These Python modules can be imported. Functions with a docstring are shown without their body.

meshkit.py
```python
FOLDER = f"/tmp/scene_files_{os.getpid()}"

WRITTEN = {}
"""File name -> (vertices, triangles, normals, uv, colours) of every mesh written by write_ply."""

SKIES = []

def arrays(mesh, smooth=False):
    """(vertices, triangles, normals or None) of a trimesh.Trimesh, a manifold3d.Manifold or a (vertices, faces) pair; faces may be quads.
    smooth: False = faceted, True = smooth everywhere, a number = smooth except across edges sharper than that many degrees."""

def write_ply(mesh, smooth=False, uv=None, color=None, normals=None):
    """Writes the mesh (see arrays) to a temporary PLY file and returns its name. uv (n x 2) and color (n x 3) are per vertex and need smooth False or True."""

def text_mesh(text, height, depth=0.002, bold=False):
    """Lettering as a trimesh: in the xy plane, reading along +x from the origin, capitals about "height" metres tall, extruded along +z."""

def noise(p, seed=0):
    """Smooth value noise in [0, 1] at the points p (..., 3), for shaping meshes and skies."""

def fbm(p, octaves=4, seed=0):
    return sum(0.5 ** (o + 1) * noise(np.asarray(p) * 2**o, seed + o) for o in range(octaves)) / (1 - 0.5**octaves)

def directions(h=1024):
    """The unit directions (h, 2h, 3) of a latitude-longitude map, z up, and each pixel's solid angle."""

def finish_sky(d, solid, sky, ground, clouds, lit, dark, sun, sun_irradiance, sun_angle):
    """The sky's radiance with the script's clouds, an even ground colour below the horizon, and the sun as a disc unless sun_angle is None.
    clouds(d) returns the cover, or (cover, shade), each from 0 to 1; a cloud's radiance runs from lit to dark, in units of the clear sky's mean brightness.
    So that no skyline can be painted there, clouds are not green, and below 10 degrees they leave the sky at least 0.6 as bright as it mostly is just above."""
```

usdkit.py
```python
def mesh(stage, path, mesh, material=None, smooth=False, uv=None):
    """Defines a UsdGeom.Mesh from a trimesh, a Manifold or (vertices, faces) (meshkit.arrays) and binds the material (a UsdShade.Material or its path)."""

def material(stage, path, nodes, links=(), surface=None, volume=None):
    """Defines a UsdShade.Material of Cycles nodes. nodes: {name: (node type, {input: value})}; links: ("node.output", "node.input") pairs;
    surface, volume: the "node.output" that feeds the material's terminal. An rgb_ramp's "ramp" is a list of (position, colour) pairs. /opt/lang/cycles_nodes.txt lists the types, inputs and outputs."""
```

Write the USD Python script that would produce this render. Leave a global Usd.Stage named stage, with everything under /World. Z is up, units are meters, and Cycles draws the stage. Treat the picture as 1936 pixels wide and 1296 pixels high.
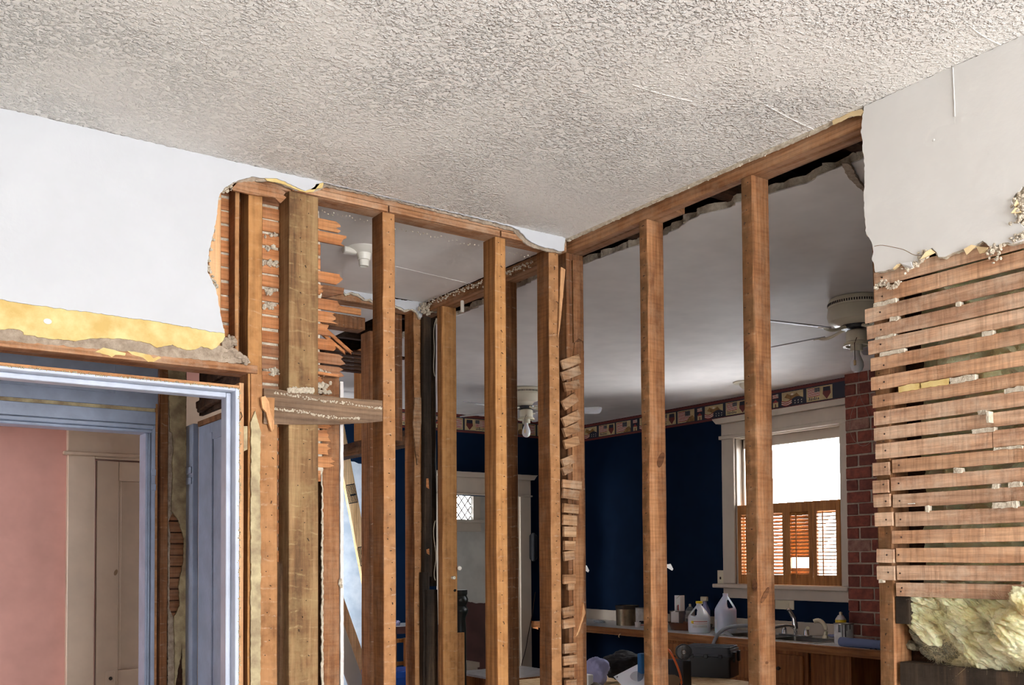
import math, random, numpy as np, trimesh, usdkit, meshkit
from pxr import Usd, UsdGeom, UsdLux, Gf, Sdf, Vt, UsdShade
from shapely.geometry import Polygon, MultiPolygon, LineString, box as sbox
from shapely.ops import unary_union
from shapely import affinity

stage = Usd.Stage.CreateInMemory()
UsdGeom.SetStageUpAxis(stage, 'Z'); UsdGeom.SetStageMetersPerUnit(stage, 1.0)
UsdGeom.Xform.Define(stage, '/World'); UsdGeom.Scope.Define(stage, '/World/Looks')

# ------------------------------------------------------------------ camera
# world: the corner of the front room is the origin; the left wall is the plane y=0, the right wall the plane x=0
H = 2.815
FPX, YAW, PITCH, ROLL, CYP = 1837.96, 0.963646, 0.0326741, -0.00672723, 994.892
Fd = np.array([math.cos(YAW) * math.cos(PITCH), math.sin(YAW) * math.cos(PITCH), math.sin(PITCH)])
R_ = np.cross(Fd, [0, 0, 1]); R_ /= np.linalg.norm(R_); U_ = np.cross(R_, Fd)
Rd = math.cos(ROLL) * R_ + math.sin(ROLL) * U_; Ud = -math.sin(ROLL) * R_ + math.cos(ROLL) * U_
CAM = np.array([-2.37610405, -3.02571436, 1.54])
cam = UsdGeom.Camera.Define(stage, '/World/camera')
mm = Gf.Matrix4d(*Rd, 0, *Ud, 0, *(-Fd), 0, *CAM, 1)
cam.AddTransformOp().Set(mm)
HA = 36.0
cam.CreateHorizontalApertureAttr(HA); cam.CreateVerticalApertureAttr(HA * 1296 / 1936)
cam.CreateFocalLengthAttr(FPX / 1936 * HA)
cam.CreateHorizontalApertureOffsetAttr(0.0)
cam.CreateVerticalApertureOffsetAttr((CYP - 648) / 1936 * HA)
cam.CreateClippingRangeAttr(Gf.Vec2f(0.05, 500))
cam.CreateExposureAttr(0.5)

# ------------------------------------------------------------------ light: overcast daylight outside, through the windows behind the camera, and added room lights
sky = UsdLux.DomeLight.Define(stage, '/World/sky')
sky.CreateColorAttr(Gf.Vec3f(0.93, 0.96, 1.0)); sky.CreateIntensityAttr(3.2)


def area_light(name, pos, aim, w, h, power, color=(0.97, 0.985, 1.0)):
    l = UsdLux.RectLight.Define(stage, '/World/' + name)
    z = -np.array(aim, float); z /= np.linalg.norm(z)
    x = np.cross([0, 0, 1], z); x /= np.linalg.norm(x); y = np.cross(z, x)
    l.AddTransformOp().Set(Gf.Matrix4d(*x, 0, *y, 0, *z, 0, *pos, 1))
    l.CreateWidthAttr(w); l.CreateHeightAttr(h); l.CreateIntensityAttr(power); l.CreateColorAttr(Gf.Vec3f(*color))


area_light('daylight_window', (-1.75, -6.12, 1.5), (0, 1, -0.55), 1.2, 1.7, 9.5)
area_light('daylight_window_001', (-0.6, -6.12, 1.5), (0, 1, -0.55), 1.0, 1.7, 9.5)
area_light('daylight_window_003', (-4.18, 2.1, 1.4), (1, 0, 0), 0.8, 1.2, 2.0)  # added source in an unseen opening, lighting the pink room
area_light('daylight_window_004', (3.86, 1.84, 1.85), (-1, 0, 0.3), 1.1, 1.3, 9.0, (0.93, 0.96, 1.0))
area_light('daylight_window_005', (0.075, 3.65, 1.4), (0.2, 0.98, 0), 0.9, 1.5, 8.0, (0.93, 0.96, 1.0))  # added and hidden from view, brightens the left part of the far wall
area_light('daylight_window_006', (1.02, 4.86, 1.5), (1, 0, 0), 0.6, 1.0, 5.0, (0.95, 0.97, 1.0))  # added out of view to light the dark vestibule


# ------------------------------------------------------------------ pixel -> point on a chosen real plane
def ray(x, y): return Fd + Rd * (x - 968) / FPX - Ud * (y - CYP) / FPX
def onx(px, py, X): r = ray(px, py); return CAM + r * ((X - CAM[0]) / r[0])
def ony(px, py, Y): r = ray(px, py); return CAM + r * ((Y - CAM[1]) / r[1])
def onz(px, py, Z): r = ray(px, py); return CAM + r * ((Z - CAM[2]) / r[2])
def PA(pts, y=0.0): return [(p[0], p[2]) for p in (ony(a, b, y) for a, b in pts)]
def PB(pts, x=0.0): return [(p[1], p[2]) for p in (onx(a, b, x) for a, b in pts)]
def PZ(pts, z): return [(p[0], p[1]) for p in (onz(a, b, z) for a, b in pts)]


# ------------------------------------------------------------------ materials
def lin(c):
    c = np.array(c, float) / 255
    return tuple(np.where(c <= 0.04045, c / 12.92, ((c + 0.055) / 1.055) ** 2.4))


def mat(name, nodes, links, surface='p.BSDF'): return usdkit.material(stage, '/World/Looks/' + name, nodes, links, surface=surface)


def plain(name, c, rough=0.6, bump=0.0, bscale=60, var=0.0, metal=0.0, spec=0.5, vscale=6, c2=None, **kw):
    n = {'g': ('geometry', {}), 'p': ('principled_bsdf', dict(base_color=lin(c), roughness=rough, metallic=metal, specular_ior_level=spec, **kw))}
    l = []
    if var or c2 is not None:
        c2 = c2 if c2 is not None else tuple(np.clip(np.array(c) * (1 - var), 0, 255))
        n['n'] = ('noise_texture', dict(scale=vscale, detail=5, roughness=0.6)); n['r'] = ('rgb_ramp', {'ramp': [(0.35, lin(c2)), (0.65, lin(c))]})
        l += [('g.position', 'n.vector'), ('n.fac', 'r.fac'), ('r.color', 'p.base_color')]
    if bump:
        n['b'] = ('noise_texture', dict(scale=bscale, detail=4)); n['bp'] = ('bump', dict(strength=1.0, distance=bump))
        l += [('g.position', 'b.vector'), ('b.fac', 'bp.height'), ('bp.normal', 'p.normal')]
    return mat(name, n, l)


def wood(name, dark, mid, light, axis='z', front=None, lime=0.0, saw=0.4, dust=0.0, seed=0, rough=0.75, knots=0.5, rings=0.5, dustc=(190, 172, 150), limec=(205, 192, 172), limeperiod=0.0445, bump=0.0012, hue=0.504, sat=0.98, front_shading=None, front_shading_fac=0.0, srot=(0.12, 0.1, 0)):
    def sc(across, along): return {'x': (along, across, across), 'y': (across, along, across), 'z': (across, across, along)}[axis]
    off = (seed * 3.7, seed * 1.9, seed * 2.3)
    n = {'g': ('geometry', {}), 'oi': ('object_info', {}),
         'm1': ('mapping', dict(scale=sc(17, 2.2), location=off)), 'n1': ('noise_texture', dict(scale=1, detail=5, roughness=0.62, distortion=0.5)),
         'r1': ('rgb_ramp', {'ramp': [(0.28, lin(dark)), (0.5, lin(mid)), (0.72, lin(light))]}),
         'm2': ('mapping', dict(scale=sc(9, 0.55), location=off)), 'w': ('wave_texture', dict(wave_type='rings', rings_direction=axis, scale=2.2, distortion=3.5, detail=2.5, detail_scale=1.2)),
         'rw': ('rgb_ramp', {'ramp': [(0.0, (0.55, 0.5, 0.45)), (0.45, (1, 1, 1)), (1.0, (1.12, 1.1, 1.08))]}),
         'x1': ('mix', dict(mix_type='multiply', fac=rings)),
         'm3': ('mapping', dict(scale=sc(300, 9), location=off)), 'n3': ('noise_texture', dict(scale=1, detail=3, roughness=0.7)),
         'r3': ('rgb_ramp', {'ramp': [(0.3, (0.62, 0.6, 0.58)), (0.6, (1.08, 1.08, 1.08))]}), 'x2': ('mix', dict(mix_type='multiply', fac=0.55)),
         'mk': ('mapping', dict(scale=sc(7, 2.3), location=off)), 'v': ('voronoi_texture', dict(scale=1)),
         'rk': ('rgb_ramp', {'ramp': [(0.05, (1, 1, 1)), (0.16, (0, 0, 0))]}), 'kf': ('math', dict(math_type='multiply', value2=knots)),
         'x3': ('mix', dict(color2=tuple(np.array(lin(dark)) * 0.35))),
         'ms': ('mapping', dict(scale=sc(9, 120), location=off, rotation=srot)), 'ns': ('noise_texture', dict(scale=1, detail=2)),
         'rs': ('rgb_ramp', {'ramp': [(0.32, (0.7, 0.67, 0.64)), (0.58, (1.06, 1.06, 1.06))]}), 'x4': ('mix', dict(mix_type='multiply', fac=saw)),
         'rv': ('map_range', dict(to_min=0.95, to_max=1.2)), 'hv': ('hsv', dict(hue=hue, saturation=sat)),
         'nd': ('noise_texture', dict(scale=11, detail=8, roughness=0.72)), 'rd': ('rgb_ramp', {'ramp': [(0.46, (0, 0, 0)), (0.66, (1, 1, 1))]}), 'df': ('math', dict(math_type='multiply', value2=dust)),
         'x5': ('mix', dict(color2=lin(dustc))),
         'ba': ('math', dict(math_type='add')), 'bp': ('bump', dict(strength=1.0, distance=bump)), 'p': ('principled_bsdf', dict(roughness=rough, specular_ior_level=0.25))}
    l = [('g.position', m + '.vector') for m in ('m1', 'm2', 'm3', 'mk', 'ms', 'nd')] + [
        ('m1.vector', 'n1.vector'), ('n1.fac', 'r1.fac'), ('m2.vector', 'w.vector'), ('w.fac', 'rw.fac'), ('r1.color', 'x1.color1'), ('rw.color', 'x1.color2'),
        ('m3.vector', 'n3.vector'), ('n3.fac', 'r3.fac'), ('x1.color', 'x2.color1'), ('r3.color', 'x2.color2'), ('mk.vector', 'v.vector'), ('v.distance', 'rk.fac'), ('rk.color', 'kf.value1'),
        ('x2.color', 'x3.color1'), ('kf.value', 'x3.fac'), ('ms.vector', 'ns.vector'), ('ns.fac', 'rs.fac'), ('x3.color', 'x4.color1'), ('rs.color', 'x4.color2'),
        ('oi.random', 'rv.value'), ('rv.result', 'hv.value'), ('x4.color', 'hv.color'), ('nd.fac', 'rd.fac'), ('rd.color', 'df.value1'), ('df.value', 'x5.fac'), ('hv.color', 'x5.color1'),
        ('n3.fac', 'ba.value1'), ('ns.fac', 'ba.value2'), ('ba.value', 'bp.height'), ('bp.normal', 'p.normal')]
    last = 'x5.color'
    if front is not None and lime:
        n.update({'dt': ('vector_math', {'math_type': 'dot_product', 'vector2': front}), 'gt': ('math', dict(math_type='greater_than', value2=0.7)),
                  'nw': ('noise_texture', dict(scale=9, detail=3)), 'sw': ('math', dict(math_type='multiply', value2=0.06)), 'sx': ('separate_xyz', {}), 'ad': ('math', dict(math_type='add')),
                  'fr': ('math', dict(math_type='multiply', value2=6.28318 / limeperiod)), 'sn': ('math', dict(math_type='sine')), 'rb': ('rgb_ramp', {'ramp': [(0.86, (0, 0, 0)), (1.0, (1, 1, 1))]}),
                  'nl': ('noise_texture', dict(scale=30, detail=6, roughness=0.8)), 'rl': ('rgb_ramp', {'ramp': [(0.48, (0, 0, 0)), (0.66, (1, 1, 1))]}),
                  'l1': ('math', dict(math_type='multiply')), 'l2': ('math', dict(math_type='multiply')), 'l3': ('math', dict(math_type='multiply', value2=lime)), 'x6': ('mix', dict(color2=lin(limec)))})
        l += [('g.true_normal', 'dt.vector1'), ('dt.value', 'gt.value1'), ('g.position', 'nw.vector'), ('nw.fac', 'sw.value1'), ('g.position', 'sx.vector'), ('sx.z', 'ad.value1'), ('sw.value', 'ad.value2'),
              ('ad.value', 'fr.value1'), ('fr.value', 'sn.value1'), ('sn.value', 'rb.fac'), ('g.position', 'nl.vector'), ('nl.fac', 'rl.fac'), ('rb.color', 'l1.value1'), ('rl.color', 'l1.value2'),
              ('l1.value', 'l2.value1'), ('gt.value', 'l2.value2'), ('l2.value', 'l3.value1'), ('l3.value', 'x6.fac'), (last, 'x6.color1')]
        last = 'x6.color'
    if front_shading is not None:
        n.update({'fd': ('vector_math', {'math_type': 'dot_product', 'vector2': front}), 'fg': ('math', dict(math_type='greater_than', value2=0.7)), 'fn': ('noise_texture', dict(scale=26, detail=4)), 'fm': ('map_range', dict(from_min=0.3, from_max=0.6, to_min=0.35, to_max=1.0, clamp=True)), 'fx': ('math', dict(math_type='multiply')), 'fy': ('math', dict(math_type='multiply', value2=front_shading_fac)), 'f6': ('mix', dict(color2=lin(front_shading)))})
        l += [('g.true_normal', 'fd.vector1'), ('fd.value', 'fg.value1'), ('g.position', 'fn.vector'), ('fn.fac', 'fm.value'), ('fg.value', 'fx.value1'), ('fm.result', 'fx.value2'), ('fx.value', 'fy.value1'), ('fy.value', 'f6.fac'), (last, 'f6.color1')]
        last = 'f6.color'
    l.append((last, 'p.base_color'))
    return mat(name, n, l)


FA, FB = (0, -1, 0), (-1, 0, 0)
M = {}
M['stud'] = wood('stud_wood', (92, 52, 26), (132, 82, 45), (158, 104, 62), 'z', FA, 0.75, 0.6, 0.12, rings=0.35, front_shading=(196, 144, 96), front_shading_fac=0.7)  # dark base and lighter front: fall of light painted into the colour
M['stud_b'] = wood('stud_wood_right', (104, 62, 36), (150, 98, 62), (176, 124, 84), 'z', FB, 0.4, 0.6, 0.25, 3, knots=0.75, rings=0.35, dustc=(196, 160, 128), front_shading=(94, 66, 36), front_shading_fac=0.8)  # front faces toned darker: their shade is painted in
M['stud_new'] = wood('honey_stud_wood', (116, 68, 34), (152, 98, 52), (176, 122, 72), 'z', FA, 0.45, 0.3, 0.05, 5, rings=0.75, front_shading=(204, 150, 94), front_shading_fac=0.65)  # front painted lighter than the sides, as the light falls
M['stud_dark'] = wood('dark_stud_wood', (78, 46, 26), (116, 72, 42), (146, 96, 60), 'z', FA, 0.3, 0.4, 0.1, 7)
M['post'] = wood('weathered_post_wood', (90, 62, 38), (144, 106, 66), (182, 144, 98), 'z', FA, 0.45, 0.3, 0.5, 9, dustc=(168, 142, 98), hue=0.5, sat=0.95, limec=(196, 172, 124), knots=0.6, rings=0.3)
M['board_grey'] = wood('grey_brown_board', (88, 66, 50), (122, 96, 76), (150, 120, 96), 'x', None, 0, 0.2, 0.25, 10, dustc=(150, 128, 108), knots=0.3)
M['char'] = wood('charred_wood', (26, 20, 16), (48, 38, 30), (86, 66, 48), 'z', None, 0, 0.3, 0.1, 11, dustc=(120, 100, 80))
M['plate'] = wood('plate_wood_x', (120, 76, 48), (164, 112, 76), (192, 146, 112), 'x', None, 0, 0.3, 0.4, 2, dustc=(205, 180, 155))
M['plate_y'] = wood('plate_wood_y', (116, 72, 44), (158, 106, 70), (184, 136, 100), 'y', None, 0, 0.3, 0.3, 4, dustc=(190, 160, 130))
M['beam_dark'] = wood('dark_header_wood', (62, 38, 22), (96, 62, 38), (126, 88, 58), 'y', None, 0, 0.3, 0.15, 6)
M['joist'] = wood('old_joist_wood', (44, 26, 18), (70, 42, 28), (92, 58, 38), 'x', None, 0, 0.3, 0.1, 8)
M['lath'] = wood('lath_wood_x', (140, 80, 44), (184, 116, 70), (206, 144, 96), 'x', None, 0, 0.3, 0.1, 12, knots=0.2, rings=0.35)
M['lath_d'] = wood('dull_lath_wood_x', (108, 68, 46), (148, 98, 68), (170, 120, 88), 'x', None, 0, 0.3, 0.15, 14, knots=0.2)
M['lath_y'] = wood('lath_wood_y', (146, 98, 70), (188, 140, 106), (212, 172, 140), 'y', None, 0, 0.75, 0.45, 15, srot=(0.5, 0, 0), hue=0.504, sat=0.9, knots=0.25, rings=0.35, dustc=(218, 196, 172))
M['lath_y2'] = wood('lath_wood_y_warm', (140, 90, 58), (186, 132, 92), (210, 160, 120), 'y', None, 0, 0.75, 0.3, 19, srot=(-0.45, 0, 0), hue=0.504, sat=0.9, knots=0.3, rings=0.35, dustc=(216, 190, 164))
M['stub'] = wood('lath_stub_wood', (122, 84, 56), (160, 116, 82), (190, 150, 114), 'x', None, 0, 0.3, 0.45, 16, knots=0.1, dustc=(196, 176, 152))
M['raw'] = wood('raw_pine_z', (176, 118, 76), (212, 158, 112), (226, 178, 134), 'z', None, 0, 0.2, 0.1, 17, knots=0.1, rings=0.25)
M['raw_x'] = wood('raw_pine_x', (170, 108, 66), (208, 150, 104), (222, 172, 128), 'x', None, 0, 0.2, 0.25, 18, knots=0.1, rings=0.25, dustc=(120, 90, 60))
M['oak'] = wood('oak_cabinet', (104, 58, 26), (142, 84, 42), (164, 104, 56), 'z', None, 0, 0.1, 0.0, 21, rough=0.45, knots=0.0)
M['oak_y'] = wood('oak_edge', (112, 64, 32), (150, 92, 50), (170, 112, 66), 'y', None, 0, 0.1, 0.05, 22, rough=0.5, knots=0.0)
M['shutter'] = wood('shutter_wood', (140, 84, 38), (176, 112, 56), (196, 134, 74), 'z', None, 0, 0.0, 0.0, 23, rough=0.5, knots=0.0, rings=0.3)
M['pine'] = wood('new_pine_z', (186, 146, 100), (216, 180, 136), (230, 200, 160), 'z', None, 0, 0.1, 0.0, 24, knots=0.6, rings=0.3)
M['floor'] = plain('bounce_pale_floor', (232, 228, 223), 0.9, 0.002, 30, 0.1)  # unseen floor made pale to bounce light up to the ceilings

M['white'] = plain('white_wall_paint', (202, 203, 206), 0.7, 0.0006, 45, 0.02)
M['greywhite'] = plain('eggshell_wall_paint', (226, 223, 218), 0.6, 0.0012, 30, 0.02)
M['kceil'] = plain('kitchen_ceiling_paint', (232, 226, 221), 0.7, 0.0006, 40, 0.04)
M['yellow'] = plain('yellow_plaster', (228, 206, 144), 0.8, 0.001, 60, c2=(206, 172, 102), vscale=14)
M['oldyellow'] = plain('old_yellow_plaster', (198, 182, 142), 0.85, 0.002, 50, c2=(150, 130, 102), vscale=18)
M['brown'] = plain('brown_coat_plaster', (184, 166, 146), 0.95, 0.004, 170, c2=(148, 130, 112), vscale=40)
M['key'] = plain('plaster_key', (218, 206, 186), 0.95, 0.004, 190, c2=(186, 170, 148), vscale=60)
M['cream'] = plain('cream_paint', (200, 186, 168), 0.45, 0.0005, 40, 0.05)
M['tan'] = plain('tan_door_paint', (196, 172, 150), 0.4, 0.0006, 30, 0.06)
M['pink'] = plain('pink_wall_paint', (208, 152, 140), 0.6, 0.0006, 40, 0.06)
M['bluetrim'] = plain('blue_trim_paint', (198, 204, 220), 0.35, 0.0006, 60, 0.08, vscale=10)
M['bluegrey'] = plain('blue_grey_paint', (152, 163, 186), 0.35, 0.0006, 60, 0.1, vscale=10)
M['blue'] = plain('deep_blue_wall_paint', (14, 32, 56), 0.6, 0.0006, 50, 0.1, spec=0.04)
M['swatch'] = plain('pale_grey_tone', (200, 211, 222), 0.4, 0.001, 25, c2=(172, 188, 204), vscale=9)  # paler grey for the patch on the left part of the far wall
M['red'] = plain('maroon_paint', (92, 54, 50), 0.5, 0.0008, 40, 0.2)
M['dark'] = plain('dark_cavity', (38, 28, 22), 0.9)
M['nail'] = plain('rusty_nail', (58, 40, 32), 0.6, metal=0.5)
M['wire'] = plain('grey_wire', (150, 140, 122), 0.5)
M['ivory'] = plain('ivory_plastic', (214, 204, 176), 0.35)
M['fanivory'] = plain('fan_ivory_enamel', (236, 228, 206), 0.3, var=0.05)
M['porcelain'] = plain('white_porcelain', (232, 226, 214), 0.25)
M['bulb'] = plain('frosted_bulb_glass', (238, 238, 240), 0.12, subsurface_weight=0.1)
M['blade'] = plain('dusty_fan_blade', (206, 206, 214), 0.5, c2=(190, 186, 186), vscale=8)
M['steel'] = plain('brushed_steel', (176, 172, 164), 0.3, 0.0004, 120, 0.15, metal=1.0)
M['chrome'] = plain('chrome', (206, 206, 208), 0.12, metal=1.0)
M['pot'] = plain('stock_pot_steel', (168, 152, 126), 0.34, metal=1.0, var=0.15, vscale=20)
M['darkrim'] = plain('dark_rim', (58, 48, 40), 0.5)
M['laminate'] = plain('white_laminate', (206, 206, 210), 0.3, 0.0, var=0.12, vscale=20)
M['blackp'] = plain('black_plastic', (38, 40, 44), 0.32, 0.0004, 300)
M['silverp'] = plain('worn_grey_plastic', (112, 116, 124), 0.3, 0.0004, 300)
M['caselid'] = plain('dark_case_lid', (66, 70, 78), 0.28, 0.0004, 300)  # lid plastic, a greyer tone than the case base
M['blackcloth'] = plain('black_cloth', (26, 26, 28), 0.9)
M['cloth'] = plain('lavender_cloth', (150, 152, 190), 0.9, 0.001, 200)
M['whitep'] = plain('white_bottle_plastic', (216, 220, 228), 0.35, subsurface_weight=0.15)
M['clearp'] = plain('translucent_jug_plastic', (196, 204, 222), 0.35, subsurface_weight=0.3)
M['yellowp'] = plain('yellow_plastic', (232, 200, 30), 0.35)
M['redp'] = plain('red_print', (176, 50, 40), 0.5)
M['bluep'] = plain('blue_plastic', (20, 92, 150), 0.35)
M['bluebin'] = plain('blue_bin_plastic', (24, 86, 190), 0.35)
M['orange'] = plain('orange_cord_rubber', (226, 104, 40), 0.45)
M['paper'] = plain('white_paper', (226, 224, 222), 0.7)
M['card'] = plain('brown_cardboard', (150, 122, 92), 0.8, var=0.1)
M['hose'] = plain('grey_hose', (136, 140, 146), 0.5)
M['bluefoam'] = plain('blue_grey_foam', (106, 120, 160), 0.8)
M['terracotta'] = plain('brown_glass_dish', (96, 56, 36), 0.2)
M['paintcan'] = plain('painted_tin', (208, 206, 204), 0.4, var=0.1, vscale=30)
M['drip'] = plain('dark_paint_drip', (22, 24, 30), 0.3)
M['greenpost'] = plain('black_green_paint', (24, 30, 26), 0.35)
M['bagred'] = plain('rust_red_cloth', (142, 76, 58), 0.8)
M['bagbrown'] = plain('brown_leather', (92, 76, 64), 0.6)
M['mortar'] = plain('mortar', (176, 160, 142), 0.95, 0.003, 120, 0.15, vscale=25)
M['brick'] = plain('red_brick', (146, 78, 62), 0.9, 0.002, 110, c2=(112, 56, 46), vscale=22)
M['brick2'] = plain('dark_red_brick', (124, 66, 54), 0.9, 0.002, 110, c2=(98, 52, 44), vscale=22)
M['brick3'] = plain('dusty_grey_brick', (160, 120, 104), 0.9, 0.002, 110, c2=(128, 86, 74), vscale=22)
M['bmaroon'] = plain('border_maroon_print', (104, 40, 36), 0.6)
M['bnavy'] = plain('border_navy_print', (34, 36, 52), 0.6)
M['bcream'] = plain('border_cream_print', (206, 182, 134), 0.6, var=0.12, vscale=20)
M['bgold'] = plain('border_gold_print', (160, 118, 66), 0.6, var=0.3, vscale=30)
M['bwhite'] = plain('border_white_print', (226, 214, 196), 0.6)
M['bred'] = plain('border_red_print', (150, 52, 48), 0.6)
M['insul'] = plain('yellow_fibreglass', (240, 224, 186), 0.95, 0.006, 70, c2=(220, 198, 142), vscale=14, subsurface_weight=0.3, subsurface_scale=0.02)
M['knot'] = wood('wood_knot', (64, 38, 24), (112, 70, 44), (140, 92, 60), 'x', None, 0, 0.2, 0.0, 31, knots=0.0)
M['vest'] = plain('vestibule_paint', (204, 200, 190), 0.5, 0.0006, 30, 0.08)
M['dirtyins'] = plain('dark_fibreglass', (150, 142, 118), 0.95, 0.006, 70, c2=(104, 98, 82), vscale=20)  # darker grey fibreglass for the lower left wads
M['darkwall'] = plain('bounce_cutting_dark', (70, 54, 42), 0.6, var=0.2)  # unseen side wall coloured dark to cut light bounced onto the studs
M['kraft'] = plain('tan_paper_flake', (222, 196, 150), 0.7)
M['pane'] = mat('window_pane', {'t': ('transparent_bsdf', {}), 'g': ('glossy_bsdf', {'roughness': 0.02, 'color': (1, 1, 1)}), 'f': ('fresnel', {'IOR': 1.45}), 'x': ('mix_closure', {})}, [('f.fac', 'x.fac'), ('t.BSDF', 'x.closure1'), ('g.BSDF', 'x.closure2')], 'x.closure')
M['lens'] = mat('clear_lens', {'p': ('principled_bsdf', {'base_color': (0.95, 0.97, 1), 'roughness': 0.05, 'transmission_weight': 0.8, 'ior': 1.45})}, [])
# stippled ceiling
M['ceil'] = mat('stippled_ceiling', {'g': ('geometry', {}), 'n': ('noise_texture', dict(scale=100, detail=2.0, roughness=0.5, distortion=0.15)), 'r': ('rgb_ramp', {'ramp': [(0.45, (0, 0, 0)), (0.6, (0.6, 0.6, 0.6)), (0.72, (1, 1, 1))]}),
                'n2': ('noise_texture', dict(scale=1.3, detail=4)), 'r2': ('rgb_ramp', {'ramp': [(0.3, lin((232, 226, 219))), (0.7, lin((239, 234, 228)))]}),
                'nm': ('noise_texture', dict(scale=2.6, detail=2)), 'rm': ('map_range', dict(from_min=0.35, from_max=0.65, to_min=0.35, to_max=1.0, clamp=True)), 'mu': ('math', dict(math_type='multiply')),
                'b': ('bump', dict(strength=1.0, distance=0.0095)), 'p': ('principled_bsdf', dict(roughness=0.75, specular_ior_level=0.3))},
               [('g.position', 'n.vector'), ('n.fac', 'r.fac'), ('g.position', 'n2.vector'), ('n2.fac', 'r2.fac'), ('r2.color', 'p.base_color'), ('g.position', 'nm.vector'), ('nm.fac', 'rm.value'), ('r.color', 'mu.value1'), ('rm.result', 'mu.value2'), ('mu.value', 'b.height'), ('b.normal', 'p.normal')])

# ------------------------------------------------------------------ naming and writing
used = {}


def numbered(parent, name):
    k = (parent, name); used[k] = used.get(k, -1) + 1
    return f'{parent}/{name}' + (f'_{used[k]:03d}' if used[k] else '')


def tag(prim, label=None, cat=None, group=None, kind=None):
    for k, v in (('label', label), ('category', cat), ('group', group), ('kind', kind)):
        if v: prim.SetCustomDataByKey(k, v)


def shift(m, base):
    v, f = (m.vertices, m.faces)
    return trimesh.Trimesh(np.array(v) - base, f, process=False)


class T:
    """A thing: an Xform at its base, its parts and sub-parts Meshes beneath it."""
    def __init__(s, name, label=None, cat=None, group=None, kind=None):
        s.name, s.meta, s.parts = name, (label, cat, group, kind), []

    def p(s, name, mesh, m, smooth=False, label=None, kind=None, under=None):
        s.parts.append((name, mesh, m, smooth, label, kind, under)); return len(s.parts) - 1

    def done(s):
        b = np.array([q[1].bounds for q in s.parts]); lo, hi = b[:, 0].min(0), b[:, 1].max(0)
        base = np.array([(lo[0] + hi[0]) / 2, (lo[1] + hi[1]) / 2, lo[2]])
        s.path = numbered('/World', s.name); x = UsdGeom.Xform.Define(stage, s.path); x.AddTranslateOp().Set(Gf.Vec3d(*base)); s.base = base
        tag(x.GetPrim(), *s.meta); paths = []
        for name, mesh, m, smooth, label, kind, under in s.parts:
            pp = numbered(s.path if under is None else paths[under], name); paths.append(pp)
            o = usdkit.mesh(stage, pp, shift(mesh, base), M[m], smooth); tag(o.GetPrim(), label, None, None, kind)
        return s


def one(name, mesh, m, label, cat, group=None, kind=None, smooth=False):
    lo, hi = mesh.bounds; base = np.array([(lo[0] + hi[0]) / 2, (lo[1] + hi[1]) / 2, lo[2]])
    o = usdkit.mesh(stage, numbered('/World', name), shift(mesh, base), M[m], smooth); o.AddTranslateOp().Set(Gf.Vec3d(*base)); tag(o.GetPrim(), label, cat, group, kind)


def copy(t, base, rotz, label, group=None):
    x = UsdGeom.Xform.Define(stage, numbered('/World', t.name)); x.AddTranslateOp().Set(Gf.Vec3d(*base)); x.AddRotateZOp().Set(rotz)
    x.GetPrim().GetReferences().AddInternalReference(t.path); x.GetPrim().SetInstanceable(True); tag(x.GetPrim(), label, t.meta[1], group)


# ------------------------------------------------------------------ shapes
cat = trimesh.util.concatenate


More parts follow.
